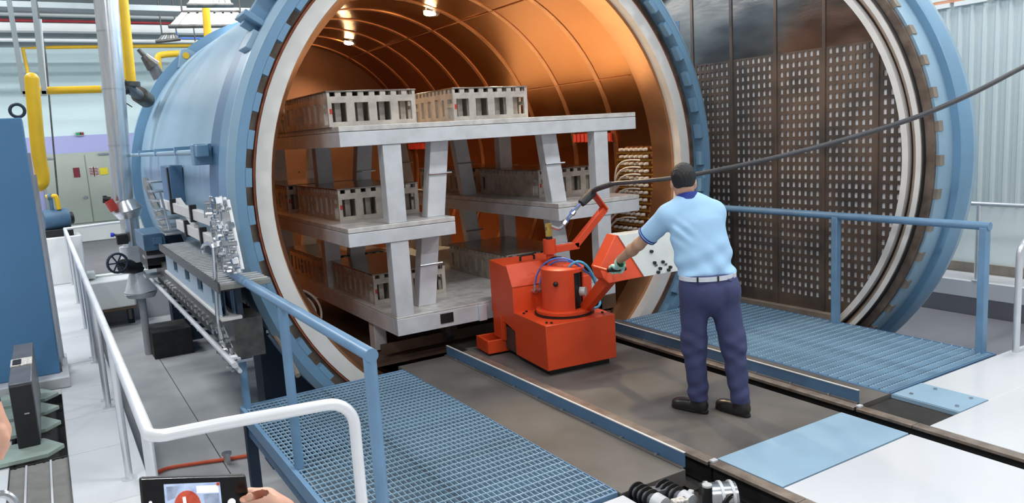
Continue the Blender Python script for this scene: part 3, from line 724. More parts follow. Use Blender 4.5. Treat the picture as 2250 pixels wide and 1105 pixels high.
# coupling tray behind
for a in ((-.16, .30, .85, .875, .02, .14), (-.16, .30, 1.10, 1.125, .02, .14), (-.16, -.135, .875, 1.10, .02, .14), (.08, .3, .875, 1.1, .02, .14), (-.135, .3, .875, 1.1, .01, .025)):
    MB().bx(*a, tl).build('tray_wall', 'orange', tug, .003)
MB().bx(-.005, .02, .82, 1.05, .13, .36, tl).bx(-.02, .005, .84, .86, .13, .36, tl).build('gusset', 'orange', tug, .003)
MB().bx(.02, .5, .62, 1.0, .05, .26, tl).build('chassis', 'steel_dark', tug)
DC = TL(.36, .33, 0)
MB().lathe([(.235, .445), (.245, .45), (.245, .475), (.235, .48), (.15, .48), (.15, .445)], (DC[0], DC[1], 0), (1, 0, 0), (0, 1, 0), (0, 0, 1), 40).build('turntable_ring', 'orange', tug)
MB().lathe([(.25, .433), (.26, .434), (.26, .446), (.2, .446), (.2, .433)], (DC[0], DC[1], 0), (1, 0, 0), (0, 1, 0), (0, 0, 1), 40).build('ring_gap', 'black', tug)
a0 = math.radians(20); a1 = math.radians(300)
MB().lathe([(.188, .45), (.188, .82), (.175, .82), (.175, .45)], (DC[0], DC[1], 0), (1, 0, 0), (0, 1, 0), (0, 0, 1), 44, a0-math.radians(35), a1-math.radians(35)).build('drum_cover', 'orange', tug)
MB().lathe([(.188, .80), (.188, .83), (.17, .84), (.01, .84), (.01, .80)], (DC[0], DC[1], 0), (1, 0, 0), (0, 1, 0), (0, 0, 1), 40).build('drum_lid', 'orange', tug)
MB().cyl((DC[0], DC[1], .45), (DC[0], DC[1], .79), .15, n=24).build('motor', 'black', tug)
mp = DC+V(.09, -.12, .0); MB().cyl(mp+V(0, 0, .62), mp+V(.03, -.04, .62), .04, n=16).build('motor_plug', 'panel_grey', tug)
MB().ball((DC[0]-.16, DC[1]-.12, .72), .022).build('knob', 'black', tug)
# mast
MC = TL(.40, .62, 0)
MB().cyl((MC[0], MC[1], .82), (MC[0], MC[1], .93), .034, n=18).build('mast', 'orange', tug)
MB().cyl((MC[0], MC[1], .91), (MC[0], MC[1], 1.04), .058, n=24).build('mast_collar', 'orange', tug)
m1 = GY(1232, 545, MC[1]); m2 = GY(1262, 540, MC[1]); m3 = GY(1328, 458, MC[1]); m4 = GY(1300, 420, MC[1])
pts = [m1, m2, m3]
m1 = V(MC[0]+.02, MC[1], m1[2]); mb = MB(); mb.bar(m1, m2+(m2-m1)*.15, .06, .062).bar(m2, m3, .06, .062); mb.build('mast_arm', 'orange', tug, .004)
dn = (m4-m3)/np.linalg.norm(m4-m3)
MB().bar(m3-dn*.01, m4+dn*.01, .10, .016, (m3-m2)).build('hose_plate', 'orange', tug, .003)
MB().cyl((MC[0], MC[1], 1.03), (MC[0], MC[1], 1.07), .03, n=12).build('swivel_base', 'black', tug)
MB().cyl((MC[0], MC[1], 1.065), (MC[0], MC[1], 1.12), .034, n=6).cyl((MC[0], MC[1], 1.12), (MC[0], MC[1], 1.15), .026, n=12).cyl((MC[0], MC[1], 1.15), (MC[0], MC[1], 1.18), .034, n=6).build('brass_swivel', 'brass', tug)
hp = [V(MC[0], MC[1], 1.165)]+[GY(x, y, MC[1]-.03) for x, y in ((1228, 502), (1240, 490), (1258, 468), (1274, 449))]
MB().tube(spline(hp, 5), .017, 10).build('braided_hose', 'steel', tug)
hb = [GY(x, y, MC[1]-.06) for x, y in ((1247, 490), (1252, 470), (1275, 448))]
MB().tube(spline(hb, 5), .006, 8).build('air_hose', 'hose_blue', tug)
for p in (hp[2], hp[3]): MB().cyl(p-V(.012, 0, .012), p+V(.016, 0, .016), .026, n=6).build('hose_fitting', 'steel', tug)
# handle on top and little valves with hoses
g0, g1 = TL(.19, .80, .845), TL(.33, .80, .845)
MB().tube([g0, g0+V(0, 0, .035), g0+(g1-g0)*.15+V(0, 0, .05), g0+(g1-g0)*.85+V(0, 0, .05), g1+V(0, 0, .035), g1], .011, 8).build('lift_handle', 'black', tug)
v1, v2 = TL(.20, .595, .60), TL(.25, .595, .60)
for v in (v1, v2): MB().cyl(v+V(0, .01, 0), v+V(0, -.05, 0), .018, n=10).cyl(v+V(0, -.03, 0), v+V(0, -.03, .06), .011, n=8).build('hose_valve', 'steel', tug)
hr = TL(.60, .30, .52)
for v, mt, dz, dx in ((v1, 'hose_blue', .20, .0), (v2, 'hose_blue', .16, .03), (v1+V(.1, 0, .1), 'black', .14, .02)):
    MB().tube(bez(v+V(0, -.03, .05), v+V(.02, -.05, .12+dz), DC+V(-.02, -.12, .86+dz*.7), DC+V(.12, -.16, .80), 10)+bez(DC+V(.12, -.16, .80), DC+V(.2, -.18, .75), DC+V(.22, -.2, .66), DC+V(.22, -.2, .52), 8)[1:], .0085, 8).build('hose', mt, tug)
MB().tube(bez(DC+V(.0, -.1, .84), DC+V(.06, -.2, .98), DC+V(.2, -.22, .8), DC+V(.24, -.2, .5), 14), .011, 8).build('hose', 'hose_cyan', tug)
MB().tube(bez(DC+V(.24, -.2, .52), DC+V(.2, -.25, .47), DC+V(.15, -.22, .47), DC+V(.1, -.18, .49), 8), .011, 8).build('hose', 'hose_cyan', tug)
for x, y in ((.05, .5), (.1, .55), (.05, .08), (.08, .05), (.6, .1), (.62, .5)):
    p = TL(x, y, .432); MB().cyl(p, p+V(0, 0, .012), .012, n=6).build('bolt', 'black', tug)
# control arm and console
A0 = DC+V(.10, -.17, .47)
c0 = GY(1343, 607, 4.72)
d = (c0-A0)/np.linalg.norm(c0-A0); side = np.cross(d, V(0, 0, 1)); side /= np.linalg.norm(side); upv = np.cross(side, d)
MB().hexa([A0-side*.035-upv*.035, A0+side*.035-upv*.035, A0+side*.035+upv*.05, A0-side*.035+upv*.05], [c0-side*.035-upv*.05, c0+side*.035-upv*.05, c0+side*.035+upv*.06, c0-side*.035+upv*.06]).build('control_arm', 'orange', tug, .004)
CY = 4.68
def cz(px, py, dy=0): p = GY(px, py, CY+(0)); p[1] += 0; return p
poly = [(1322, 590), (1371, 519), (1384, 520), (1417, 606), (1335, 622), (1325, 612)]
pf = [GY(x, y, CY) for x, y in poly]
MB().prism([(p[0], p[2]) for p in pf], lambda x, z: V(x, CY+.35*(z-.85), z), lambda x, z: V(x+.02, CY+.14+.35*(z-.85), z)).build('console_side', 'orange', tug, .004)
poly = [(1374, 519), (1492, 503), (1510, 590), (1410, 607)]
pf = [GY(x, y, CY) for x, y in poly]
MB().prism([(p[0], p[2]) for p in pf], lambda x, z: V(x, CY-.012+.35*(z-.85), z), lambda x, z: V(x+.02, CY+.13+.35*(z-.85), z)).build('console_panel', 'panel_grey', tug, .003)
for x, y in ((1437, 577), (1455, 575), (1436, 553), (1446, 589), (1468, 586), (1440, 597), (1463, 592)):
    p = GY(x, y, CY); p[1] += .35*(p[2]-.85)-.012
    MB().cyl(p, p+V(0, -.02, 0), .013, n=10).build('switch', 'black', tug)
for x, y in ((1440, 583), (1461, 581)):
    p = GY(x, y, CY); p[1] += .35*(p[2]-.85)-.014
    MB().bx(p[0]-.012, p[0]+.012, p[1]-.004, p[1], p[2]-.006, p[2]+.012).build('switch_label', 'device_grey', tug)
hg0, hg1 = GY(1334, 594, CY-.16), GY(1374, 590, CY-.16)
MB().tube([hg0, hg1], .016, 12).build('grip', 'black', tug)
for h_ in (hg0, hg1): MB().tube([h_, h_+V(0, .16, .01)], .012, 8).build('grip_bracket', 'orange', tug)

# black supply cable from the hose plate up to the right
k0 = hp[-1]; cp_ = [k0, GY(1290, 438, 5.6), GY(1312, 415, 5.5), GY(1345, 404, 5.3), GY(1400, 399, 5.05), GY(1470, 392, 4.75), GY(1560, 377, 4.4), GY(1700, 347, 3.95), GY(1850, 308, 3.6), GY(2000, 262, 3.25), GY(2130, 208, 3.0), GY(2250, 146, 2.85)]
cp_ += [GY(2420, 58, 2.68), GY(2600, -40, 2.5), GY(2800, -160, 2.3)]; e_ = cp_[-1]; cp_ += [e_+V(.6, -.2, .5), e_+V(1.1, -.3, 1.5), V(e_[0]+1.3, e_[1]-.3, 6.5)]
cab = thing('supply_cable', 'long black supply cable sweeping from the tug mast up to the right', 'cable', tuple(k0))
MB().tube(spline(cp_[2:], 8), .0185, 10).build('cable_jacket', 'cable', cab)
MB().tube([GY(1277, 447, MC[1]-.03), GY(1287, 437, MC[1]-.03), GY(1303, 422, MC[1]-.03)], [.036, .042, .042], 14).build('strain_relief', 'rubber', cab)
MB().tube(spline([GY(1303, 422, MC[1]-.03)]+cp_[2:4], 6), .024, 10).build('cable_boot', 'cable', cab)

# ---------------------------------------------------------------- the operator
man = thing('person', 'person in light blue polo shirt and navy trousers seen from behind, hand on tug grip', 'person', (3.79, 3.7, 0))
TAZ = math.radians(-24)              # torso heading (clockwise from +Y)
RV, FV = V(math.cos(TAZ), math.sin(TAZ), 0), V(-math.sin(TAZ), math.cos(TAZ), 0)
def flat(p, c, k, az):               # squeeze the depth of a body section
    r, f = V(math.cos(az), math.sin(az), 0), V(-math.sin(az), math.cos(az), 0); q = p-c
    return c+np.outer(q@r, r)+np.outer((q@f)/k, f)+np.outer(q[:, 2], V(0, 0, 1))
NECK = V(3.742, 3.86, 1.485); HEAD = V(3.735, 3.89, 1.592)
LS, RS = V(3.625, 3.925, 1.375), V(3.905, 3.785, 1.375)
LE, LW_ = V(3.545, 4.15, 1.165), V(3.545, 4.365, 1.03)
RE, RW_ = V(4.07, 4.0, 1.14), V(4.2, 4.17, 1.05)
LH, RH = V(3.70, 3.765, .93), V(3.868, 3.695, .93)
LK, RK = V(3.70, 3.79, .50), V(3.887, 3.61, .50)
LA, RA = V(3.705, 3.765, .10), V(3.878, 3.545, .10)
HR = rz(math.radians(-38))@rx(math.radians(-14))   # head heading
def hd(*a): return HEAD+HR@V(*a)
def body_fn(p):
    skull = ell(p, hd(0, -.005, .025), (.074, .094, .098), HR)
    jaw = ell(p, hd(0, .035, -.055), (.056, .062, .062), HR)
    head = smin(skull, jaw, .04)
    for e in (ell(p, hd(0, .098, -.012), (.013, .022, .026), HR), ell(p, hd(0, .09, -.052), (.026, .012, .008), HR), ell(p, hd(.03, .085, .018), (.02, .012, .008), HR), ell(p, hd(-.03, .085, .018), (.02, .012, .008), HR)):
        head = smin(head, e, .012)
    for s in (-1, 1): head = smin(head, ell(p, hd(s*.078, -.008, -.012), (.011, .021, .034), HR), .008)
    neck = cone(p, HEAD+V(0, -.02, -.06), NECK-V(.0, .0, .05), .052, .06)
    out = smin(head, neck, .03)
    tor = sunion([cone(flat(p, V(3.76, 3.8, 0), .66, TAZ), V(3.785, 3.735, .95), V(3.76, 3.81, 1.33), .13, .15)*.7], .05)
    out = smin(out, tor, .03)
    for a, e, w in ((LS, LE, LW_), (RS, RE, RW_)):
        arm = smin(cone(p, a, e, .05, .041), cone(p, e, e+(w-e)*.35, .041, .043), .02); arm = smin(arm, cone(p, e+(w-e)*.35, w, .043, .028), .02)
        out = smin(out, arm, .02)
    # right hand resting ahead of the body (out of view)
    hdn = (RW_-RE)/np.linalg.norm(RW_-RE)
    out = smin(out, ell(p, RW_+hdn*.05, (.038, .05, .018)), .015)
    for k in range(4):
        b = RW_+hdn*.085+V(-.03+.02*k, 0, 0); out = smin(out, cone(p, b, b+V(0, .03, -.01), .0095, .009), .004); out = smin(out, cone(p, b+V(0, .03, -.01), b+V(0, .045, -.035), .009, .0075), .004)
    out = smin(out, cone(p, RW_+hdn*.03+V(-.03, 0, 0), RW_+hdn*.07+V(-.06, .01, 0), .011, .009), .006)
    for h, k, a in ((LH, LK, LA), (RH, RK, RA)):
        out = smin(out, smin(cone(p, h, k, .06, .045), cone(p, k, a, .045, .03), .03), .03)
    return out
sdf_mesh(body_fn, (3.42, 3.4, .07), (4.25, 4.5, 1.78), .0085).build('body', 'skin', man, ang=180)
def hair_fn(p):
    h = ell(p, hd(0, -.014, .035), (.083, .098, .101), HR); q = (p-HEAD)@HR
    cut = np.maximum(q[:, 1]*.75-.045-(q[:, 2]-.04)*.55, -(q[:, 2]+.062+q[:, 1]*.25))   # face and nape line
    ear = -ell(p, hd(-.08, .004, -.012), (.03, .026, .035), HR); ear2 = -ell(p, hd(.08, .004, -.012), (.03, .026, .035), HR)
    return np.maximum(np.maximum(h+.0022*np.sin(q[:, 0]*260)*np.sin(q[:, 1]*190+q[:, 2]*120), cut), np.maximum(ear, ear2))
sdf_mesh(hair_fn, HEAD-.15, HEAD+.16, .005).build('hair', 'hair', man, ang=180)
def shirt_fn(p):
    c = V(3.77, 3.78, 0)
    q = flat(p, c, .62, TAZ)
    def Q(v): return flat(v[None, :], c, .62, TAZ)[0]
    t = sunion([cone(q, Q(V(3.783, 3.735, .95)), Q(V(3.775, 3.765, 1.12)), .193, .188), cone(q, Q(V(3.775, 3.765, 1.12)), Q(V(3.765, 3.80, 1.27)), .188, .185), cone(q, Q(V(3.765, 3.80, 1.27)), Q(V(3.758, 3.83, 1.36)), .185, .15)], .04)*.72
    yoke = smin(cone(p, LS, NECK-V(0, 0, .035), .072, .07), cone(p, RS, NECK-V(0, 0, .035), .072, .07), .03)
    t = smin(t, yoke, .07)
    for a, e in ((LS, LE), (RS, RE)):
        s = cone(p, a, a+(e-a)*.80, .078, .07); d = (e-a)/np.linalg.norm(e-a)
        s = np.maximum(s, (p-(a+(e-a)*.74))@d)
        t = smin(t, s, .035)
    r = (p-c)@RV; f = (p-c)@FV; z = p[:, 2]
    low = np.clip((1.25-z)/.25, 0, 1)
    t = t-low*(.007*np.sin(34*z+26*r+2*np.sin(9*r))*np.sin(7*r+1)+.006*np.sin(22*r-48*z))
    t = t-.006*np.exp(-((z-.985)/.03)**2)
    arm = np.exp(-(((r+.15)/.07)**2+((z-1.27)/.07)**2)); t = t-arm*.006*np.sin(70*(r+z))
    hem = .968+.015*r; t = np.maximum(t, hem-z)
    t = np.maximum(t, -cone(p, NECK+V(0, 0, -.03), NECK+V(0, .01, .1), .054, .07))
    return t
sdf_mesh(shirt_fn, (3.36, 3.5, .94), (4.2, 4.25, 1.56), .0085).build('polo_shirt', 'shirt', man, ang=180)
def collar_fn(p):
    a = NECK+V(-.004, -.002, .008); ax = V(.05, .28, 1.); ax /= np.linalg.norm(ax); q = p-a; h = q@ax; rr = np.linalg.norm(q-np.outer(h, ax), axis=1)
    return np.maximum(np.abs(rr-(.074-.22*(h+.02)))-.007, np.abs(h)-.026)
sdf_mesh(collar_fn, NECK-.12, NECK+.1, .005).build('collar', 'navy_knit', man, ang=180)
d = (LE-LS)/np.linalg.norm(LE-LS)
for s, e in ((LS, LE), (RS, RE)):
    d = (e-s)/np.linalg.norm(e-s); u = np.cross(d, V(0, 0, 1)); u /= np.linalg.norm(u); v = np.cross(d, u); cc = s+(e-s)*.735
    for o_, rr, mt in ((-.004, .0735, 'navy_knit'), (-.022, .0745, 'navy_knit')):
        MB().lathe([(rr-.006, o_-.003), (rr+.001, o_-.003), (rr+.001, o_+.003), (rr-.006, o_+.003)], cc, u, v, d, 32).build('cuff_stripe', mt, man)
def tr_fn(p):
    c = V(3.785, 3.73, 0); az = math.radians(-14); q = flat(p, c, .74, az)
    def Q(v): return flat(v[None, :], c, .74, az)[0]
    t = cone(q, Q(V(3.785, 3.73, .98)), Q(V(3.785, 3.725, .88)), .182, .196)*.8
    but = smin(ell(p, (3.735, 3.665, .85), (.095, .085, .105)), ell(p, (3.86, 3.625, .85), (.095, .085, .105)), .015)
    t = smin(t, but, .05)
    for h, k, a, ph in ((LH, LK, LA, 0), (RH, RK, RA, 1.3)):
        l = smin(cone(p, h-V(0, 0, .03), k, .108, .082), cone(p, k, a+V(0, -.004, 0), .082, .066), .05)
        z = p[:, 2]; m = np.exp(-((z-.45)/.14)**2)+1.3*np.exp(-((z-.16)/.07)**2); x_, y_ = p[:, 0], p[:, 1]
        l = l-m*(.0045*np.sin(38*z+30*x_-22*y_+ph+2*np.sin(11*z+ph))+.0035*np.sin(61*z-25*x_+14*y_+2*ph))-.004*np.sin(9*z+40*x_+ph)*np.exp(-((z-.68)/.12)**2)
        t = smin(t, l, .03)
    z = p[:, 2]; t = np.maximum(t, .085-z); t = np.maximum(t, z-.982)
    cr = np.exp(-((p[:, 0]*.9-p[:, 1]*.28-(3.80*.9-3.60*.28))/.016)**2)*np.clip((.9-z)/.06, 0, 1)*np.clip((z-.72)/.06, 0, 1)
    return t+cr*.008
sdf_mesh(tr_fn, (3.5, 3.36, .07), (4.12, 4.0, 1.02), .0095).build('trousers', 'trousers', man, ang=180)
# belt, loops, pocket flaps
def ring_at(z, grow, hgt, mt, nm, a0=0, a1=2*PI):
    az = math.radians(-14); r_, f_ = V(math.cos(az), math.sin(az), 0), V(-math.sin(az), math.cos(az), 0); mb = MB(); n = 48; vs = []
    for i in range(n+1):
        t = a0+(a1-a0)*i/n
        for rr, zz in ((grow, -hgt), (grow+.006, -hgt), (grow+.006, hgt), (grow, hgt)): vs.append(V(3.785, 3.732, z+zz)+r_*(.184+rr)*math.cos(t)+f_*(.184*.75+rr)*math.sin(t))
    fs = [(i*4+j, i*4+4+j, i*4+4+(j+1) % 4, i*4+(j+1) % 4) for i in range(n) for j in range(4)]+[(0, 1, 2, 3), (n*4+3, n*4+2, n*4+1, n*4)]
    mb.add(vs, fs); return mb.build(nm, mt, man)
ring_at(.962, .012, .015, 'belt_white', 'belt')
for t in (3.9, 4.6, 5.35): ring_at(.962, .017, .019, 'belt_white' if t > 5 else 'black', 'belt_loop', t, t+(.22 if t > 5 else .06))
def hit(fn, x, y, t0):
    d = ray(x, y); d = d/np.linalg.norm(d); t = t0
    for _ in range(60): t += float(fn((CAM+d*t)[None, :])[0])*.7
    return CAM+d*t, -d
for pts in ([(1513, 611), (1560, 613), (1559, 621), (1537, 625), (1513, 620)], [(1594, 608), (1616, 604), (1617, 612), (1606, 617), (1595, 615)]):
    mb = MB(); P = [hit(tr_fn, x, y, 4.6) for x, y in pts]; k = len(P)
    mb.add([q-n*.004 for q, n in P]+[q+n*.007 for q, n in P], [tuple(range(k)), tuple(range(k, 2*k))[::-1]]+[(i, (i+1) % k, k+(i+1) % k, k+i) for i in range(k)]); mb.build('pocket_flap', 'trousers', man)
# shoes
for a, az, lab in ((V(3.712, 3.715, 0), math.radians(14), 'left'), (V(3.876, 3.488, 0), math.radians(3), 'right')):
    R_ = rz(az)
    def sp(*v): return a+R_@V(*v)
    def shoe_fn(p, sp=sp, R_=R_):
        s = sunion([ell(p, sp(0, .03, .05), (.042, .055, .058), R_), ell(p, sp(0, .12, .038), (.045, .09, .046), R_), ell(p, sp(-.004, .195, .036), (.047, .06, .038), R_), cone(p, sp(0, .035, .06), sp(0, .04, .115), .042, .045)], .03)
        s = np.maximum(s, .016-p[:, 2]); return s
    o = sdf_mesh(shoe_fn, sp(0, .1, .05)-.22, sp(0, .1, .05)+.22, .006).build('shoe', 'shoe', man, ang=180)
    def sole_fn(p, sp=sp, R_=R_):
        q = (p-a)@R_; w = .043+.006*np.clip((q[:, 1]-.12)/.08, -1, 1)
        b = np.maximum(np.maximum(np.abs(q[:, 0])-w, np.abs(q[:, 1]-.115)-.14), np.abs(p[:, 2]-.0125)-.0115)
        c_ = np.maximum(np.hypot(q[:, 0]/w, (q[:, 1]-.115)/.145)-1, -1)*.05
        sq = ((np.abs(q[:, 0])/w)**3+(np.abs(q[:, 1]-.115)/.142)**3)-1
        return np.maximum(sq*.03, np.abs(p[:, 2]-.0125)-.0115)
    sdf_mesh(sole_fn, sp(0, .1, .01)-.2, sp(0, .1, .01)+.2, .006).build('sole', 'black', o, ang=40)
# gloved left hand closed on the grip
G0, G1 = hg0, hg1; gx_ = (G1-G0)/np.linalg.norm(G1-G0); gc = (G0+G1)/2
kn = gc+V(-.002, -.005, .036)
def glove_fn(p):
    w = LW_; palm = gc+V(0, -.035, .03)
    out = smin(cone(p, w-(LW_-LE)*.22, w+(palm-w)*.5, .043, .04), ell(p, palm, (.052, .048, .028), rx(math.radians(-18))), .03)
    for k in range(4):
        b = gc+gx_*(-.034+.022*k); ln = (.9, 1.0, .98, .85)[k]
        a0 = b+V(0, .002, .031); a1 = b+V(0, .032*ln, .016); a2 = b+V(0, .026*ln, -.018); a3 = b+V(0, .004, -.026)
        f = smin(smin(cone(p, a0, a1, .0135, .0125), cone(p, a1, a2, .0125, .0115), .004), cone(p, a2, a3, .0115, .010), .004)
        out = smin(out, f, .005)
    t0 = palm+gx_*.03+V(0, -.012, 0); t1 = gc+gx_*.05+V(0, -.02, .0); t2 = gc+gx_*.036+V(0, -.012, -.026)
    out = smin(out, smin(cone(p, t0, t1, .015, .012), cone(p, t1, t2, .012, .010), .005), .008)
    return out
sdf_mesh(glove_fn, gc-.13, gc+V(.14, .09, .14), .0042).build('glove', 'glove', man, ang=180)

# ---------------------------------------------------------------- hand rails round the pit
hr_ = thing('pit_handrail', 'white tubular handrail along the left edge of the pit, corner bent toward the platform', 'handrail', (.235, 5, 0))
arc = [V(.235+.09*(1-math.cos(t)), 3.21+.09*(1-math.sin(t))-.09, .9) for t in np.linspace(0, PI/2, 7)]
arc = [V(.235, 14.15, .9), V(.235, 3.30, .9)]+[V(.235+.08-.08*math.cos(t), 3.30-.08*math.sin(t)-.0, .9) for t in np.linspace(.2, PI/2, 6)]
ex_ = 1.03
arc += [V(.5, 3.2, .9), V(ex_-.12, 3.13, .9)]+[V(ex_-.12+.12*math.sin(t), 3.13, .9-.12+.12*math.cos(t)) for t in np.linspace(.2, PI/2, 7)]+[V(ex_, 3.13, .4), V(ex_, 3.13, 0)]
MB().tube(arc, .0255, 18).build('top_rail', 'white_rail', hr_, ang=60)
for yy in (3.36, 5.2, 6.85, 7.07, 8.5, 8.75, 10.3, 12.2, 14.1):
    MB().cyl((.235, yy, 0), (.235, yy, .89), .022, n=14).build('post', 'chrome_rail', hr_)
    MB().cyl((.235, yy, 0), (.235, yy, .006), .045, n=14).build('base_flange', 'chrome_rail', hr_)
MB().tube([(.235, 14.15, .9), (.9, 14.4, .9), (1.1, 14.4, .9)], .022, 12).build('end_rail', 'white_rail', hr_)
r2 = thing('pit_handrail', 'steel handrail on the far kerb in front of the ribbed right wall', 'handrail', (9.0, 7, 0))
MB().tube([(9.02, .5, .885), (9.02, 14, .885)], .026, 14).build('top_rail', 'chrome_rail', r2)
for yy in (2.7, 4.68, 6.6, 8.5): MB().cyl((9.02, yy, 0), (9.02, yy, .87), .03, n=14).build('post', 'chrome_rail', r2); MB().cyl((9.02, yy, 0), (9.02, yy, .01), .06, n=14).build('base_flange', 'chrome_rail', r2)
r3 = thing('pit_handrail', 'curved steel handrail end post at the right edge of the white floor', 'handrail', (6.56, 3.08, 0))
MB().tube([(6.56, 3.08, 0), (6.56, 3.08, .78)]+[(6.56+.12-.12*math.cos(t), 3.08, .78+.12*math.sin(t)) for t in np.linspace(.2, PI/2, 7)]+[(8.9, 3.08, .9)], .026, 16).build('top_rail', 'chrome_rail', r3, ang=60)
for x in (7.8, 8.9): MB().cyl((x, 3.08, 0), (x, 3.08, .89), .026, n=14).build('post', 'chrome_rail', r3)

# ---------------------------------------------------------------- left: blue machine and floor device
mc = thing('machine_cabinet', 'large plain blue machine cabinet with a lifting eye on top at left', 'cabinet', (-1.5, 7.9, 0))
zt = GY(60, 258, 7.9)[2]
MB().bx(-3.2, -.065, 7.9, 8.6, .1, zt).build('housing', 'blue_machine', mc, .008)
MB().bx(-3.2, -.052, 7.93, 8.6, .1, .13).build('base_edge', 'steel_dark', mc)
MB().bx(-3.3, .0, 7.72, 8.7, 0, .1).build('plinth', 'walk_white', mc, .01)
e = GY(38, 243, 8.1)
MB().tube([e+V(.055*math.cos(t), 0, .055*math.sin(t)) for t in np.linspace(0, 2*PI, 20)[:-1]], .014, 8, closed=True).build('lifting_eye', 'navy', mc)
MB().cyl((e[0], 8.1, zt-.01), (e[0], 8.1, e[2]-.05), .02, n=10).build('eye_shank', 'navy', mc)
MB().bx(-.062, -.04, 8.15, 8.2, .1, zt-.3).bx(-.05, -.02, 8.5, 8.54, .1, zt-.5).build('edge_pipe', 'steel', mc)
dv = thing('floor_unit', 'tall narrow black and grey box unit standing on the green grey floor plates', 'machine unit', (-.3, 6.15, 0))
MB().bx(-.365, -.235, 6.14, 6.2, .045, .485).build('front_panel', 'black', dv, .004)
MB().bx(-.37, -.23, 6.2, 7.55, .045, .49).build('housing', 'device_grey', dv, .006)
MB().bx(-.37, -.23, 6.72, 6.95, .49, .50).build('label_plate', 'paper', dv, .002)
MB().bx(-.355, -.30, 6.74, 6.90, .498, .506).build('slot', 'black', dv)
MB().bx(-.30, -.27, 6.13, 6.141, .28, .29).build('indicator', 'steel', dv)
struct(MB().bx(-.42, -.081, 4.9, 8.0, -.2, -.12).build('floor_trench', 'recess_black'))
for k, (tip, y0, y1) in enumerate((((144, 1002), 5.92, 6.28), ((136, 944), 6.5, 6.85), ((133, 922), 6.95, 7.25), ((130, 876), 7.35, 7.7))):
    p = GZ(*tip, .03)
    mb = MB(); mb.prism([(-.62, y0), (p[0]-.1, y0), (p[0], (y0+y1)/2-.05), (p[0]-.12, y1), (-.5, y1)], lambda x, y: (x, y, .012), lambda x, y: (x, y, .042))
    tag(mb.build('floor_plate', 'green_steel', bevel=.003), ('pointed green grey steel plate under the black floor unit, nearest the mesh grille', 'pointed green grey steel plate under the black floor unit, second from the grille', 'pointed green grey steel plate under the black floor unit, third from the grille', 'pointed green grey steel plate farthest from the grille, beside the white plinth')[k], 'steel plate', 'pointed plates under the floor unit')
gr = thing('floor_grille', 'grey expanded mesh floor grille between white paving at lower left', 'grille', (-.25, 5.4, 0))
mb = MB()
x0, x1, y0, y1 = -.415, -.085, 4.92, 5.9
for k in range(58):
    yy = y0+.008+k*.017; n_ = 12; zz = [(x0+(x1-x0)*j/n_, yy+(.0045 if j % 2 else -.0045), -.012) for j in range(n_+1)]
    vs = []; 
    for q in zz: vs += [(q[0], q[1]-.0025, -.016), (q[0], q[1]+.0025, -.008)]
    mb.add(vs, [(2*j, 2*j+2, 2*j+3, 2*j+1) for j in range(n_)])
o = mb.build('mesh_strands', 'mesh_grey', gr, stuff=True)
for xx in (-.33, -.19): MB().bx(xx, xx+.012, y0, y1, -.012, .0).build('support_strip', 'walk_white', gr)
for a in ((x0, x1, y0-.01, y0), (x0, x1, y1, y1+.012), (x0-.006, x0, y0, y1), (x1, x1+.006, y0, y1)): MB().bx(*a, -.05, .0).build('frame_bar', 'steel_dark', gr)

# ---------------------------------------------------------------- pipes and hanging services, upper left
yp = thing('yellow_pipe', 'thick yellow vertical pipe with elbow behind the blue machine', 'pipe', (.04, 9.3, 1.7))
p = lambda x, y, Y: GY(x, y, Y)
MB().tube(spline([p(70, 172, 9.6), p(72, 200, 9.6), p(84, 330, 9.6), p(93, 385, 9.6), p(93, 405, 9.6)-V(0.02, 0, 0), p(84, 408, 9.6)-V(.08, 0, 0), p(80, 405, 9.6)-V(.35, 0, 0)], 6), .068, 16).build('pipe_run', 'yellow', yp, ang=60)
MB().ball(p(70, 174, 9.6), .069, 16, 10).build('pipe_cap', 'yellow', yp)
yh = thing('yellow_pipe', 'yellow horizontal pipe at head height, crossing behind the bright insulated riser', 'pipe', (.5, 10, 2.7))
MB().tube([p(72, 200, 10.0), p(222, 196, 10.0)], .042, 14).build('pipe_run', 'yellow', yh)
yt = thing('yellow_pipe', 'thin yellow pipe high along the rear wall with a drop at its left end', 'pipe', (.3, 19, 4.5))
MB().tube([p(73, 215, 18), p(50, 106, 18), p(120, 104, 18), p(500, 99, 18), p(640, 97, 18)], .035, 10).build('pipe_run', 'yellow', yt)
for x_ in (90, 260, 430): q_ = p(x_, 104-(x_-120)*.013, 18); MB().cyl(q_, V(q_[0], q_[1], 6.5), .012, n=6).build('hanger_rod', 'steel_dark', yt)
hg = thing('pipe_hanger', 'grey steel U shaped hanger dropping from the roof around the yellow pipe', 'hanger', (.15, 10, 2.7))
for a, b in (((10, -60), (53, 207)), ((66, -60), (98, 207))):
    MB().bar(p(*a, 9.9), p(*b, 9.9), .05, .05, (0, 1, 0)).build('drop_bar', 'beam_grey', hg)
MB().bar(p(50, 206, 9.9), p(102, 205, 9.9), .05, .05).build('cross_bar', 'beam_grey', hg)
MB().tube([p(88, 42, 9.95), p(100, 195, 9.95)], .016, 10).build('white_tube', 'duct_white', hg)
cd_ = tag(MB().tube([V(p(100, 120, 15)[0]-.06, 15, 6.5), p(100, 120, 15), p(112, 260, 15), p(128, 440, 15)], .014, 8).build('conduit', 'steel_dark'), 'thin dark conduit hanging down in front of the grey door', 'conduit')
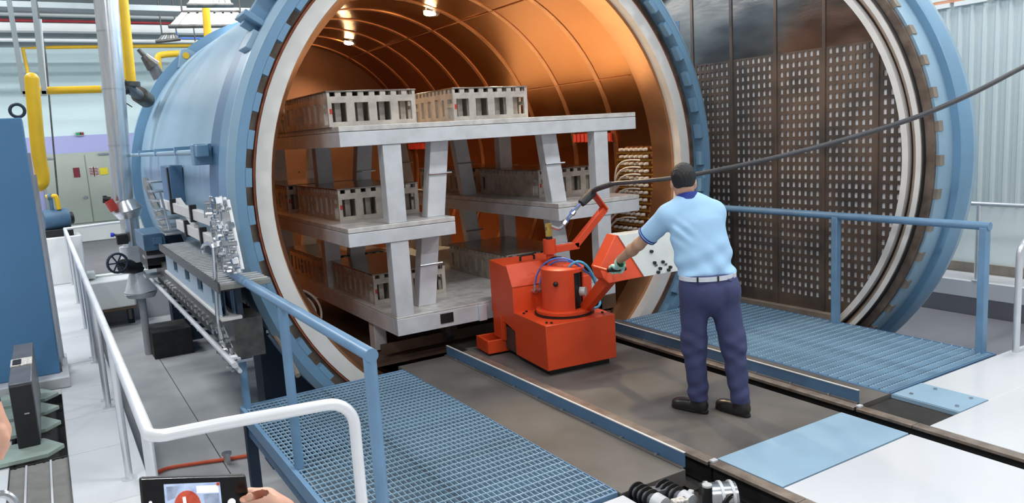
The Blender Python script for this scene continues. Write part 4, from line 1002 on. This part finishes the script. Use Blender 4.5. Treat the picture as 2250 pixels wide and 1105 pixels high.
# overhead beams and ducts in front of the rear wall
def band(nm, y0, y1, Y, m, lab, cat, xa=-6, xb=9.4, dep=.3, round_=False):
    z0, z1 = GY(300, y1, Y)[2], GY(300, y0, Y)[2]
    if round_: o = MB().tube([(xa, Y, (z0+z1)/2), (xb, Y, (z0+z1)/2)], (z1-z0)/2, 12).build(nm, m)
    else: o = MB().bx(xa, xb, Y, Y+dep, z0, z1).build(nm, m, bevel=.01)
    return tag(o, lab, cat)
band('roof_beam', 10, 23, 17, 'beam_grey', 'grey steel roof beam, nearest and topmost of the overhead bands', 'beam', dep=.4)
band('overhead_pipe', 47, 53, 19, 'red_pipe', 'dark red sprinkler pipe running below the grey roof beam', 'pipe', round_=True)
band('air_duct', 54, 71, 19.5, 'duct_white', 'wide white overhead air duct directly below the red pipe', 'duct')
band('cable_tray', 74, 84, 20, 'beam_grey', 'grey overhead cable tray between the two white ducts', 'cable tray')
band('overhead_pipe', 86, 93, 19.6, 'duct_white', 'slim white overhead pipe below the grey cable tray', 'pipe', round_=True)
band('roof_beam', 94, 102, 20.5, 'beam_grey', 'lowest grey beam on top of the pale rear wall', 'beam')
band('cable_tray', 34, 39, 20.7, 'duct_white', 'thin pale overhead tray above the red pipe', 'cable tray', dep=.2)
o = MB().bx(-6, 9.4, 21.0, 21.2, GY(300, 50, 21)[2], 6.5).build('upper_wall_panel', 'ceil_grey'); tag(o, 'dark grey upper wall area behind the overhead ducts', 'wall panel')
def hood(lab, q, Y, D):
    t = thing('light_hood', lab, 'light hood', tuple(GY(q[0][0], q[0][1], Y)))
    a, b, c, d = [GY(x, y, Y+(D if i_ in (1, 2) else 0)) for i_, (x, y) in enumerate(q)]     # lower left, upper left, upper right, lower right
    n_ = 7
    for k in range(n_):
        f0, f1 = k/n_, (k+.7)/n_
        lo0, lo1 = a+(d-a)*f0, a+(d-a)*f1; up0, up1 = b+(c-b)*f0, b+(c-b)*f1; dy = V(0, D, 0)
        MB().hexa([lo0, lo1, lo1+V(0, .03, 0), lo0+V(0, .03, 0)], [up0, up1, up1+V(0, .03, 0), up0+V(0, .03, 0)]).build('reflector_strip', 'duct_white' if k % 3 else 'alu_deck', t)
    MB().hexa([a+V(0, .05, 0), d+V(0, .05, 0), d+V(0, .08, 0), a+V(0, .08, 0)], [b+V(0, .05, 0), c+V(0, .05, 0), c+V(0, .08, 0), b+V(0, .08, 0)]).build('hood_shell', 'beam_grey', t)
    for q_ in (b, c): MB().cyl(q_, V(q_[0], q_[1], 6.5), .015, n=6).build('hanger_rod', 'steel_dark', t)
    MB().tube([a, d], .035, 8).build('lower_edge', 'steel_dark', t); MB().tube([b, c], .03, 8).build('upper_edge', 'steel_dark', t)
hood('large white ribbed light hood hanging above the vessel at upper left', ((370, 58), (400, 26), (528, 26), (548, 56)), 14.5, .8)
hood('small white ribbed light hood farther back, below the large hood', ((342, 92), (356, 76), (388, 75), (396, 86)), 18.15, .45)
hood('white ribbed light hood cut by the top of the picture above the vessel', ((410, 12), (430, -20), (500, -20), (512, 12)), 12.6, .5)
bc = tag(MB().tube([p(388, 70, 18.6), p(392, 84, 18.6), p(490, 84, 18.6)], .02, 8).build('conduit', 'hose_blue'), 'thin blue overhead conduit beside the small light hood', 'conduit')
# yellow drops to the vessel
y2 = thing('yellow_pipe', 'yellow vertical supply pipe coming down to the grey valve at the rear of the vessel', 'pipe', tuple(p(285, 190, 12.2)))
MB().tube([p(263, -60, 12.2), p(287, 186, 12.2)], .076, 16).build('pipe_run', 'yellow', y2)
MB().cyl(p(286, 180, 12.2), p(287, 190, 12.2), .13, n=18).build('flange', 'steel_dark', y2)
vv = thing('control_valve', 'grey pressure valve at the foot of the yellow supply pipe', 'valve', tuple(p(292, 195, 12.2)))
MB().tube([p(268, 184, 12.15), p(310, 212, 12.5)], .075, 16).build('valve_body', 'device_grey', vv)
MB().cyl(p(306, 208, 12.45), p(322, 219, 12.7), .12, n=18).build('valve_flange', 'steel_dark', vv)
MB().cyl(p(258, 172, 12.1), p(270, 184, 12.1), .045, n=12).build('actuator', 'pump_blue', vv)
MB().cyl(p(270, 200, 12.1), p(282, 196, 12.1), .06, n=12).build('gauge', 'black', vv)
MB().tube(spline([p(262, 205, 12.1), p(272, 222, 12.1), p(290, 235, 12.2)], 5), .008, 6).build('sensor_wire', 'steel_dark', vv)
v3 = thing('control_valve', 'dark valve with a long lever leaning against the top of the vessel rear', 'valve', tuple(p(325, 130, 13.4)))
MB().tube([p(304, 108, 13.4), p(318, 124, 13.4)], .035, 10).build('lever', 'steel_dark', v3)
MB().tube([p(316, 122, 13.4), p(338, 146, 13.4)], [.06, .12], 12).build('valve_body', 'steel_dark', v3)
MB().tube([p(336, 144, 13.4), p(350, 172, 13.4)], .09, 12).build('valve_stem', 'device_grey', v3)
y4 = thing('yellow_pipe', 'short yellow pipe with elbow beside the lifting lug of the vessel', 'pipe', tuple(p(350, 120, 14.6)))
MB().tube(spline([p(349, 160, 14.6), p(347, 130, 14.6), p(352, 122, 14.6), p(372, 119, 14.6), p(420, 117, 14.6)], 5), .055, 12).build('pipe_run', 'yellow', y4)
y5 = thing('yellow_pipe', 'yellow pipe dropping from the roof onto the top of the vessel', 'pipe', tuple(p(455, 100, 13.8)))
MB().tube([p(450, -40, 13.8), p(453, 30, 13.8), p(459, 112, 13.8)], .062, 14).build('pipe_run', 'yellow', y5)
MB().tube([p(425, 112, 14.2), p(432, 96, 14.2), p(447, 96, 14.2), p(445, 112, 14.2)], .045, 10).build('bypass', 'yellow', y5)
# insulated riser
ri = thing('insulated_riser', 'tall bright metal clad insulated pipe standing left of the vessel', 'pipe', (1.0, 12.2, PZ))
q0, q1 = p(228, -60, 12.0), p(272, 440, 12.0)
MB().tube([q0, q1], .16, 24, .125).build('cladding', 'clad', ri, ang=60)
for f in (.25, .5, .75): c = q0+(q1-q0)*f; MB().cyl(c, c+(q1-q0)*.006, .163-.035*f, n=24).build('clad_band', 'steel', ri)
MB().tube([q1, p(280, 462, 12.0)], [.125, .2], 20).tube([p(280, 462, 12.0), p(284, 478, 12.0)], [.2, .14], 20).build('flare', 'clad', ri)
MB().tube([p(283, 470, 12.0), p(293, 560, 12.0)], .12, 20).build('lower_cladding', 'clad', ri)
MB().tube([p(288, 540, 12.0), p(294, 575, 12.0)], .155, 20).build('valve_jacket', 'alu', ri)
MB().tube([p(270, 585, 11.8), p(305, 585, 12.0)], .10, 16).build('valve_body', 'black', ri)
wc = p(258, 578, 11.7)
MB().tube([wc+(V(.125*math.cos(t), .04*math.cos(t), .13*math.sin(t))) for t in np.linspace(0, 2*PI, 20)[:-1]], .018, 6, closed=True).build('hand_wheel', 'navy', ri)
for k in range(3): t = k*PI/3; MB().tube([wc-V(.125*math.cos(t), .04*math.cos(t), .13*math.sin(t)), wc+V(.125*math.cos(t), .04*math.cos(t), .13*math.sin(t))], .011, 6).build('wheel_spoke', 'navy', ri)
MB().tube([wc, p(280, 585, 11.8)], .025, 8).build('valve_spindle', 'steel_dark', ri)
MB().tube([p(300, 598, 12.0), p(310, 640, 12.0)], [.1, .22], 18).tube([p(310, 640, 12), p(311, 652, 12)], [.22, .18], 18).build('lower_cone', 'alu', ri)
MB().tube([p(311, 650, 12), V(*p(314, 680, 12)[:2], PL)], .05, 14).build('stand_pipe', 'pit_wall', ri)
q_ = p(320, 655, 12); MB().bx(q_[0]-.02, q_[0]+.5, 11.6, 12.3, PL, PL+.38).build('sump_box', 'recess_black', ri, .01)  # black block painting the darkness of an open sump
MB().tube([p(238, 440, 11.9), p(252, 462, 11.9)], .06, 10).build('red_actuator', 'red', ri)
MB().tube([p(226, 436, 11.9), p(243, 438, 11.9)], .035, 8).tube([p(230, 430, 11.9), p(230, 446, 11.9)], .025, 8).build('small_valve', 'black', ri)
MB().bx(*sum([[a-.07, a+.07] for a in p(268, 525, 11.8)], [])).build('limit_switch', 'black', ri, .01)
MB().cyl(p(243, 516, 11.8), p(250, 516, 11.8), .03, n=10).build('switch_knob', 'blue_valve', ri)
MB().tube([p(250, 516, 11.8), p(275, 520, 11.9)], .02, 8).build('switch_arm', 'steel', ri)
# white tank at the far end of the pit
tk = thing('drain_tank', 'white boxy drain tank against the far wall of the left pit', 'tank', (.8, 14.4, PZ))
MB().bx(.42, 1.12, 14.25, 14.75, -.52, -.03).build('tank_body', 'duct_white', tk, .03)
MB().bx(.42, 1.12, 14.24, 14.75, -.55, -.52).build('lower_edge', 'copper_floor', tk)
MB().cyl((1.0, 14.25, -.56), (1.0, 14.25, -.72), .03, n=10).build('drain_valve', 'steel_dark', tk)
MB().bx(.5, .6, 14.5, 14.6, PL, -.55).build('leg', 'navy', tk); MB().bx(.98, 1.08, 14.5, 14.6, PL, -.55).build('leg', 'navy', tk)
# pump
pm = thing('pump', 'blue electric pump on a white plinth beside the start of the handrail', 'pump', (.0, 14.6, .2))
c = p(118, 483, 14.5)
MB().cyl(c-V(.16, 0, 0), c+V(.2, .1, 0), .17, n=20).build('motor', 'pump_blue', pm); MB().cyl(c+V(.2, .1, 0), c+V(.27, .12, 0), .10, n=16).build('motor_cover', 'black', pm)
MB().bx(c[0]-.2, c[0]+.25, 14.35, 14.75, c[2]-.27, c[2]-.15).build('motor_foot', 'black', pm, .01)
MB().bx(c[0]-.35, c[0]+.35, 14.3, 14.79, 0.0, c[2]-.27).build('plinth', 'duct_white', pm, .02)
MB().cyl(c+V(0, 0, .15), c+V(0, 0, .42), .03, n=10).build('outlet', 'pump_blue', pm)
MB().tube(spline([p(100, 433, 14.5), p(118, 431, 14.5), p(124, 434, 14.5), p(130, 460, 14.5)], 5), .035, 10).build('yellow_elbow', 'yellow', pm)
MB().cyl(p(104, 433, 14.5), p(112, 432, 14.5), .05, n=10).build('union', 'pump_blue', pm)
ft = p(162, 492, 14.7)
MB().bx(ft[0]-.1, ft[0]+.2, 14.5, 14.79, 0.0, .1).build('side_block', 'duct_white', pm, .01)

# ---------------------------------------------------------------- walkway and services along the vessel
cw = thing('side_walkway', 'grey grated service walkway with stepped fins along the left flank of the vessel', 'walkway', (1.15, 8, PZ))
g = lambda x, y, X=1.15: GX(x, y, X)
ya_, yb_, zc_ = 5.75, 8.9, 1.04
MB().bx(1.0, 1.36, ya_, yb_, zc_-.04, zc_).build('walkway_deck', 'mesh_grey', cw, .004)
MB().bx(.985, 1.0, ya_, yb_, zc_-.06, zc_+.015).build('walkway_edge', 'steel_dark', cw)
mb = MB()
for k in range(31): yy = ya_+.05+k*.1; mb.bx(1.0, 1.35, yy, yy+.03, zc_, zc_+.006)
mb.build('deck_bars', 'alu', cw, stuff=True)
for x0, y0, x1, y1, hh in ((358, 446, 478, 487, .10), (394, 492, 488, 538, .10), (352, 560, 445, 520, .0)):
    if not hh: continue
    a, b = g(x0, y0, 1.2), g(x1, y1, 1.2); MB().bar(a, b, .06, hh).build('cable_duct', 'seal_white', cw, .004)
    for f in (.3, .68): c = a+(b-a)*f; MB().bx(c[0]-.05, c[0]+.01, c[1]-.03, c[1]+.03, c[2]-.07, c[2]+.09).build('duct_clamp', 'black', cw)
a, b = g(392, 440, 1.2), g(433, 500, 1.2); MB().bar(a, b, .05, .05).build('duct_drop', 'seal_white', cw)
for k, (x, y) in enumerate(((328, 400), (331, 421), (335, 441), (341, 461), (347, 480), (354, 497), (361, 512))):
    c = g(x, y, 1.12); MB().bx(c[0]-.02, c[0]+.2, c[1]-.26, c[1]+.16, c[2]-.008, c[2]+.012).build('step', 'steel', cw, .003)
a, b = g(318, 398, 1.3), g(372, 530, 1.3); MB().bar(a, b, .05, .12).build('stringer', 'mesh_grey', cw)
a, b = g(352, 425, 1.11), g(374, 505, 1.11); MB().bar(a, b, .02, .04).build('stringer', 'steel', cw)
# inverted U guard rail
q = [g(x, y, 1.0) for x, y in ((446, 556), (446, 542), (456, 535), (466, 540), (470, 556), (478, 690), (486, 745))]
MB().tube(spline(q, 4), .016, 8).build('guard_rail', 'steel', cw)
for y0 in range(3):
    a, b = g(428+16*y0, 560+14*y0, 1.2), g(452+14*y0, 606+10*y0, 1.2); MB().tube([a, b], .014, 6).build('tread_edge', 'alu', cw)
# base frame with openings
bf = thing('base_frame', 'light blue perforated base beam under the walkway with rows of bolts below', 'frame', (1.2, 8, PZ))
Yw = [6.15, 6.75, 7.35, 7.75, 8.15, 8.55, 8.95, 10.2]
wz0, wz1 = .40, .56
wall_with_windows(2.9, .22, [(.12, .36, .05, .2), (.75, 1.0, .07, .2), (1.4, 1.65, .07, .2), (2.1, 2.35, .07, .2)], 0, lambda u, v, d: V(1.03+d, 5.95+u, .765+v), .03).build('web', 'blue_shell', bf)
MB().bx(1.14, 1.18, 5.95, 8.85, .7, .97).build('back_web', 'navy', bf)
MB().bx(1.01, 1.16, 5.9, 8.9, .74, .765).build('lower_chord', 'seal_white', bf, .004); MB().bx(1.02, 1.16, 5.9, 8.9, .965, .99).build('upper_chord', 'black', bf)
MB().bx(1.09, 1.3, 5.9, 10.4, .44, .74).build('skirt', 'steel_dark', bf)
for k in range(18): yy = 6.1+k*.2; MB().cyl((1.095, yy, .545), (1.06, yy, .545), .022, n=8).build('bolt', 'steel', bf)
for k, (zz, xx, rr) in enumerate(((.45, 1.03, .022), (.40, 1.06, .016))): MB().tube([(xx, 5.7, zz), (xx, 10.6, zz)], rr, 10).build('service_pipe', 'alu', bf)
for k in range(14): yy = 5.9+k*.33; MB().bx(1.02, 1.2, yy, yy+.03, .41, .43).build('pipe_bracket', 'steel', bf)
for yy in (6.4, 8.6, 10.2): MB().bx(1.28, 1.66, yy, yy+.1, .46, .56).build('vessel_bracket', 'navy', bf)
# small grey cabinet beside the riser
bx_ = thing('junction_box', 'grey blue junction box between the riser and the walkway', 'box', tuple(g(325, 545, 1.05)))
c = g(328, 520, 1.05); MB().bx(c[0]-.12, c[0]+.12, c[1]-.5, c[1]+.4, c[2]-.12, c[2]+.08).build('housing', 'pump_blue', bx_, .01)
MB().bx(c[0]-.02, c[0]+.08, c[1]-.52, c[1]-.5, c[2]-.05, c[2]+.03).build('cover', 'blue_dark', bx_, .004)
MB().bx(c[0]-.1, c[0]+.1, c[1]-.45, c[1]+.35, c[2]-.34, c[2]-.12).build('lower_housing', 'black', bx_)
for k in range(3): MB().bx(c[0]-.13, c[0]+.1, c[1]-.55+.1*k, c[1]-.3+.1*k, c[2]-.2-.13*k, c[2]-.17-.13*k).build('bracket_plate', 'steel', bx_)
MB().bx(c[0]+.1, c[0]+.5, c[1]-.1, c[1], c[2]-.1, c[2]).build('bracket_arm', 'navy', bx_)
# valve manifold next to the ring
def manifold(name, lab, cols, seed, X, m=('steel', 'steel', 'steel', 'alu')):
    t = thing(name, lab, 'valve manifold', tuple(g(*cols[0][0][0], X))); rnd = random.Random(seed); protos = {}
    for (a, b), n_ in cols:
        A, B = g(*a, X), g(*b, X); MB().tube([A, B], .014, 8).build('header_pipe', 'alu', t)
        for k in range(n_):
            c = A+(B-A)*(k+.5)/n_; kind = rnd.choice((0, 1, 2)); mt = rnd.choice(m)
            if kind not in protos:
                mb = MB(); o_ = V(0, 0, 0)
                if kind == 0: mb.cyl(o_-V(.05, 0, 0), o_+V(.02, 0, 0), .022, n=8)
                elif kind == 1: mb.cyl(o_-V(.05, .0, 0), o_+V(.0, 0, 0), .016, n=8).cyl(o_-V(.052, 0, .03), o_-V(.052, 0, -.03), .012, n=6)
                else: mb.bx(-.05, .0, -.02, .02, -.024, .024)
                o = mb.build(('valve', 'tap', 'fitting')[kind], mt, None); o.parent = t; protos[kind] = o
            else: o = protos[kind].copy(); COL.objects.link(o)
            o.location = c-ORG[t.name]+V(rnd.uniform(-.03, .01), rnd.uniform(-.03, .03), 0); s = rnd.uniform(.55, 1.0); o.scale = (s, s, s); o.rotation_euler = (rnd.uniform(-.6, .6), 0, rnd.uniform(-.3, .3))
    return t
manifold('valve_manifold', 'dense column of small silver valves and fittings beside the blue ring', [(((466, 440), (498, 590)), 13), (((475, 434), (508, 600)), 14), (((484, 432), (517, 602)), 14), (((493, 434), (526, 600)), 14), (((501, 440), (533, 592)), 12)], 3, 1.12)
manifold('valve_manifold', 'silver valve cluster low beside the left platform post', [(((478, 720), (516, 800)), 6), (((494, 716), (526, 790)), 5), (((486, 745), (512, 815)), 4)], 5, 1.1)
mf = manifold('valve_manifold', 'silver fittings with a bright blue valve handle behind the platform handrail', [(((538, 640), (600, 735)), 6), (((548, 655), (590, 715)), 4)], 8, 1.45)
a, b = g(553, 640, 1.4), g(566, 668, 1.4); MB().tube([a, b], .03, 10).build('blue_handle', 'blue_valve', mf)
a, b = g(545, 690, 1.4), g(562, 720, 1.4); MB().bx(min(a[0], b[0])-.02, a[0]+.03, b[1]-.08, a[1], b[2], a[2]).build('gauge_plate', 'pump_blue', mf, .004)
MB().tube([g(575, 700, 1.45), g(625, 770, 1.45), g(655, 825, 1.45)], .02, 8).build('drain_pipe', 'seal_grey', mf)
# hose and tap on the pit floor
hz = thing('floor_hose', 'thin orange hose lying on the pit floor beside the platform leg', 'hose', tuple(GZ(450, 1018, PL+.02)))
MB().tube(spline([GZ(x, y, PL+.02) for x, y in ((335, 1042), (370, 1028), (430, 1018), (500, 1008), (560, 998))], 5), .017, 8).build('hose_run', 'hose_orange', hz)
c = GZ(500, 1012, PL+.03); MB().cyl(c, c+V(0, 0, .06), .03, n=10).cyl(c+V(0, 0, .06), c+V(0, 0, .08), .045, n=10).build('hose_tap', 'steel', hz)

# ---------------------------------------------------------------- coupling in the floor recess
cq = thing('pipe_coupling', 'silver and black pipe coupling with ribbed boots lying in the floor recess', 'coupling', (2.8, 2.6, -.14))
RZ = -.14
c = GZ(1582, 1082, .0)
MB().cyl(c+V(-.085, .05, -.03), c+V(.07, -.045, -.03), .085, n=24).build('coupling_body', 'steel', cq)
for f in (-.06, .0, .05): q = c+V(f, -.6*f, -.03); MB().cyl(q-V(.007, -.004, 0), q+V(.007, -.004, 0), .092, n=24).build('clamp_ring', 'alu', cq)
q = c+V(.0, -.07, -.035); MB().lathe([(.055, -.03), (.062, .02), (.05, .02), (.045, -.03)], q, (1, 0, 0), (0, 0, 1), (-.25, -1, 0), 24).build('open_end', 'black', cq); MB().cyl(q, q+V(-.005, -.02, 0), .046, n=20).build('bore', 'recess_black', cq)
k_ = GZ(1554, 1082, .05); MB().cyl(V(k_[0], k_[1], -.04), V(k_[0], k_[1], .085), .027, n=16).build('knob', 'black', cq); MB().cyl(V(k_[0], k_[1], .085), V(k_[0], k_[1], .096), .026, n=16).build('knob_cap', 'panel_grey', cq)
for i, (x, y) in enumerate(((1412, 1092), (1470, 1086))):
    b = GZ(x, y, -.01)
    for j in range(4): q = b+V(.006*j, .05-.032*j, .012-.004*j); MB().lathe([(.034, -.007), (.058, -.002), (.058, .005), (.034, .009)], q, (1, 0, 0), (0, 0, 1), (.2, -1, 0), 20).build('boot_rib', 'black', cq)
    MB().cyl(b+V(-.01, .075, .015), b+V(.03, -.12, -.005), .036, n=16).build('boot_core', 'device_grey', cq)
    MB().cyl(b+V(.022, -.075, -.0), b+V(.03, -.14, -.008), .05, n=18).build('boot_end', 'alu', cq)
MB().bar(GZ(1428, 1083, .0), GZ(1462, 1079, .0), .06, .05).build('bridge', 'device_grey', cq, .006)
MB().bar(GZ(1503, 1103, .0), GZ(1520, 1084, .0), .03, .05).build('lever', 'alu', cq, .005)
MB().bar(GZ(1478, 1106, .01), GZ(1508, 1098, .01), .05, .03).build('label_plate', 'paper', cq, .004)
MB().bx(2.55, 3.0, 2.3, 2.62, RZ, RZ+.03).build('base_plate', 'recess_black', cq)

# ---------------------------------------------------------------- phone held up in the foreground
YP = .78
def ph(x, y, dy=0): return GY(x, y, YP+dy)
TL_, TR_, BR_, BL_ = (306, 1052), (541, 1044), (560, 1170), (318, 1182)
phn = thing('phone', 'black smartphone held sideways, its screen showing the autoclave', 'phone', tuple(ph(430, 1110)))
def rr4(m0, dep0, dep1, nm, mt, bev):
    P = [ph(*q) for q in (TL_, TR_, BR_, BL_)]; c = sum(P)/4; P = [c+(q-c)*m0 for q in P]
    return MB().hexa([q+V(0, dep0, 0) for q in P], [q+V(0, dep1, 0) for q in P]).build(nm, mt, phn, bev, seg=3)
rr4(1.0, 0, .009, 'phone_case', 'black', .0035); rr4(.975, -.001, .004, 'phone_glass', 'black_gloss', .001)
def quad(pts, dep, nm, mt): P = [ph(*q)+V(0, dep, 0) for q in pts]; return MB().hexa(P, [q+V(0, .0006, 0) for q in P]).build(nm, mt, phn)
mat('screen', '#c9d6ea', .4, 0, .1, 90, hex2='#8c9fc4', emit='#9fb2d4', estr=.55)
mat('screen_red', '#c8563c', .4, 0, .1, 90, hex2='#8a2f20', emit='#c8503a', estr=.45)
mat('screen_dim', '#a9b4c8', .4, 0, .2, 120, hex2='#6f7a94', emit='#8d99b4', estr=.45)
mat('screen_white', '#f2f2f4', .4, 0, .02, 40, emit='#e8eaf0', estr=.6)
quad(((359, 1063), (482, 1058), (494, 1170), (368, 1176)), -.0018, 'screen_picture', 'screen')
P0 = ph(412, 1110)+V(0, -.0024, 0); ux_ = (ph(445, 1108)-ph(412, 1110))*1; uz_ = (ph(410, 1076)-ph(412, 1110))*1
mb = MB(); ring_ = [P0+ux_*.88*math.cos(t)+uz_*math.sin(t) for t in np.linspace(0, 2*PI, 28)[:-1]]; n_ = len(ring_); mb.add(ring_+[q+V(0, .0004, 0) for q in ring_], [tuple(range(n_)), tuple(range(n_, 2*n_))[::-1]]+[(i, (i+1) % n_, n_+(i+1) % n_, n_+i) for i in range(n_)]); mb.build('screen_vessel', 'screen_red', phn)
quad(((430, 1066), (478, 1064), (480, 1080), (432, 1082)), -.002, 'screen_wall', 'screen_white')
quad(((400, 1090), (407, 1089), (409, 1104), (402, 1106)), -.0029, 'screen_lamp_glow', 'screen_white')
quad(((364, 1068), (392, 1066), (384, 1092), (368, 1098)), -.0021, 'screen_pipes', 'screen_dim')
quad(((446, 1084), (480, 1082), (484, 1120), (452, 1122)), -.0021, 'screen_door', 'screen_dim')
quad(((474, 1059), (481, 1058), (481, 1064), (475, 1065)), -.0026, 'record_mark', 'screen_red')
MB().cyl(ph(508, 1102)+V(0, -.0028, 0), ph(508, 1102)+V(0, -.0012, 0), .0038, n=20).build('shutter_button', 'screen_white', phn)
MB().cyl(ph(330, 1103)+V(0, -.0026, 0), ph(330, 1103)+V(0, -.0012, 0), .0015, n=12).build('menu_dot', 'screen_white', phn)
hn = thing('person', 'hand of a person outside the picture gripping the phone at its right end', 'person', tuple(ph(590, 1110)))
K = lambda x, y, d=0.: ph(x, y, d)
def hand_fn(p):
    palm = smin(cone(p, K(590, 1150, .01), K(655, 1215, .02), .026, .034), cone(p, K(570, 1165, .02), K(600, 1220, .02), .024, .03), .02)
    th = smin(cone(p, K(600, 1120, -.004), K(570, 1098, -.012), .0125, .0105), cone(p, K(570, 1098, -.012), K(545, 1092, -.013), .0105, .0085), .005)
    out = smin(palm, th, .012)
    ix = smin(cone(p, K(625, 1120, .01), K(585, 1096, .018), .0115, .0105), cone(p, K(585, 1096, .018), K(550, 1090, .02), .0105, .009), .006)
    out = smin(out, ix, .008)
    for k in range(3):
        a = K(600-4*k, 1140+26*k, .026); b = K(545-3*k, 1125+26*k, .026); out = smin(out, cone(p, a, b, .0105, .009), .005)
    return out
lo = np.min([K(530, 1230), K(680, 1075)], 0)-V(.01, .05, .02); hi = np.max([K(530, 1230), K(680, 1075)], 0)+V(.02, .06, .015)
sdf_mesh(hand_fn, lo, hi, .0022).build('hand', 'skin_near', hn, ang=180)
q = K(548, 1093, -.02); MB().ball(q, (.004, .0015, .005), 10, 6).build('thumb_nail', 'skin_near', hn)
MB().tube([K(655, 1215, .02), K(760, 1330, .05), K(900, 1500, .1)], [.034, .042, .05], 16).build('sleeve', 'navy', hn)
# hanging hand at the left edge
h2 = thing('person', 'hand of a person standing just outside the left edge of the picture', 'person', tuple(GY(-10, 960, 2.6)))
J = lambda x, y, d=0.: GY(x, y, 2.6+d)
def hand2(p):
    out = smin(cone(p, J(-22, 890), J(-10, 945), .028, .036), ell(p, J(-6, 955), (.03, .03, .045)), .02)
    for k in range(4):
        d = -.03+.02*k; a = J(0, 965, d); b = J(8-2*k, 985, d); c = J(2-2*k, 1006-3*k, d)
        out = smin(out, smin(cone(p, a, b, .0115, .0105), cone(p, b, c, .0105, .008), .004), .006)
    t0, t1, t2 = J(2, 945, -.03), J(12, 962, -.035), J(13, 980, -.035)
    return smin(out, smin(cone(p, t0, t1, .014, .0115), cone(p, t1, t2, .0115, .009), .005), .01)
lo = np.min([J(-45, 1015), J(25, 875)], 0)-V(.02, .09, .02); hi = np.max([J(-45, 1015), J(25, 875)], 0)+V(.02, .09, .02)
sdf_mesh(hand2, lo, hi, .0045).build('hand', 'skin_near', h2, ang=180)
MB().tube([J(-22, 893), J(-34, 850), J(-90, 760), J(-210, 560)], [.028, .033, .05, .07], 16).build('sleeve', 'navy', h2)
cr = tag(MB().tube(spline([GY(-20, 1093, 2.2), GY(8, 1086, 2.2), GY(28, 1096, 2.2), GY(38, 1120, 2.2), GY(40, 1160, 2.2)], 5), .010, 10).build('chrome_bar', 'steel'), 'small curved chrome bar peeking in at the lower left corner', 'bar')
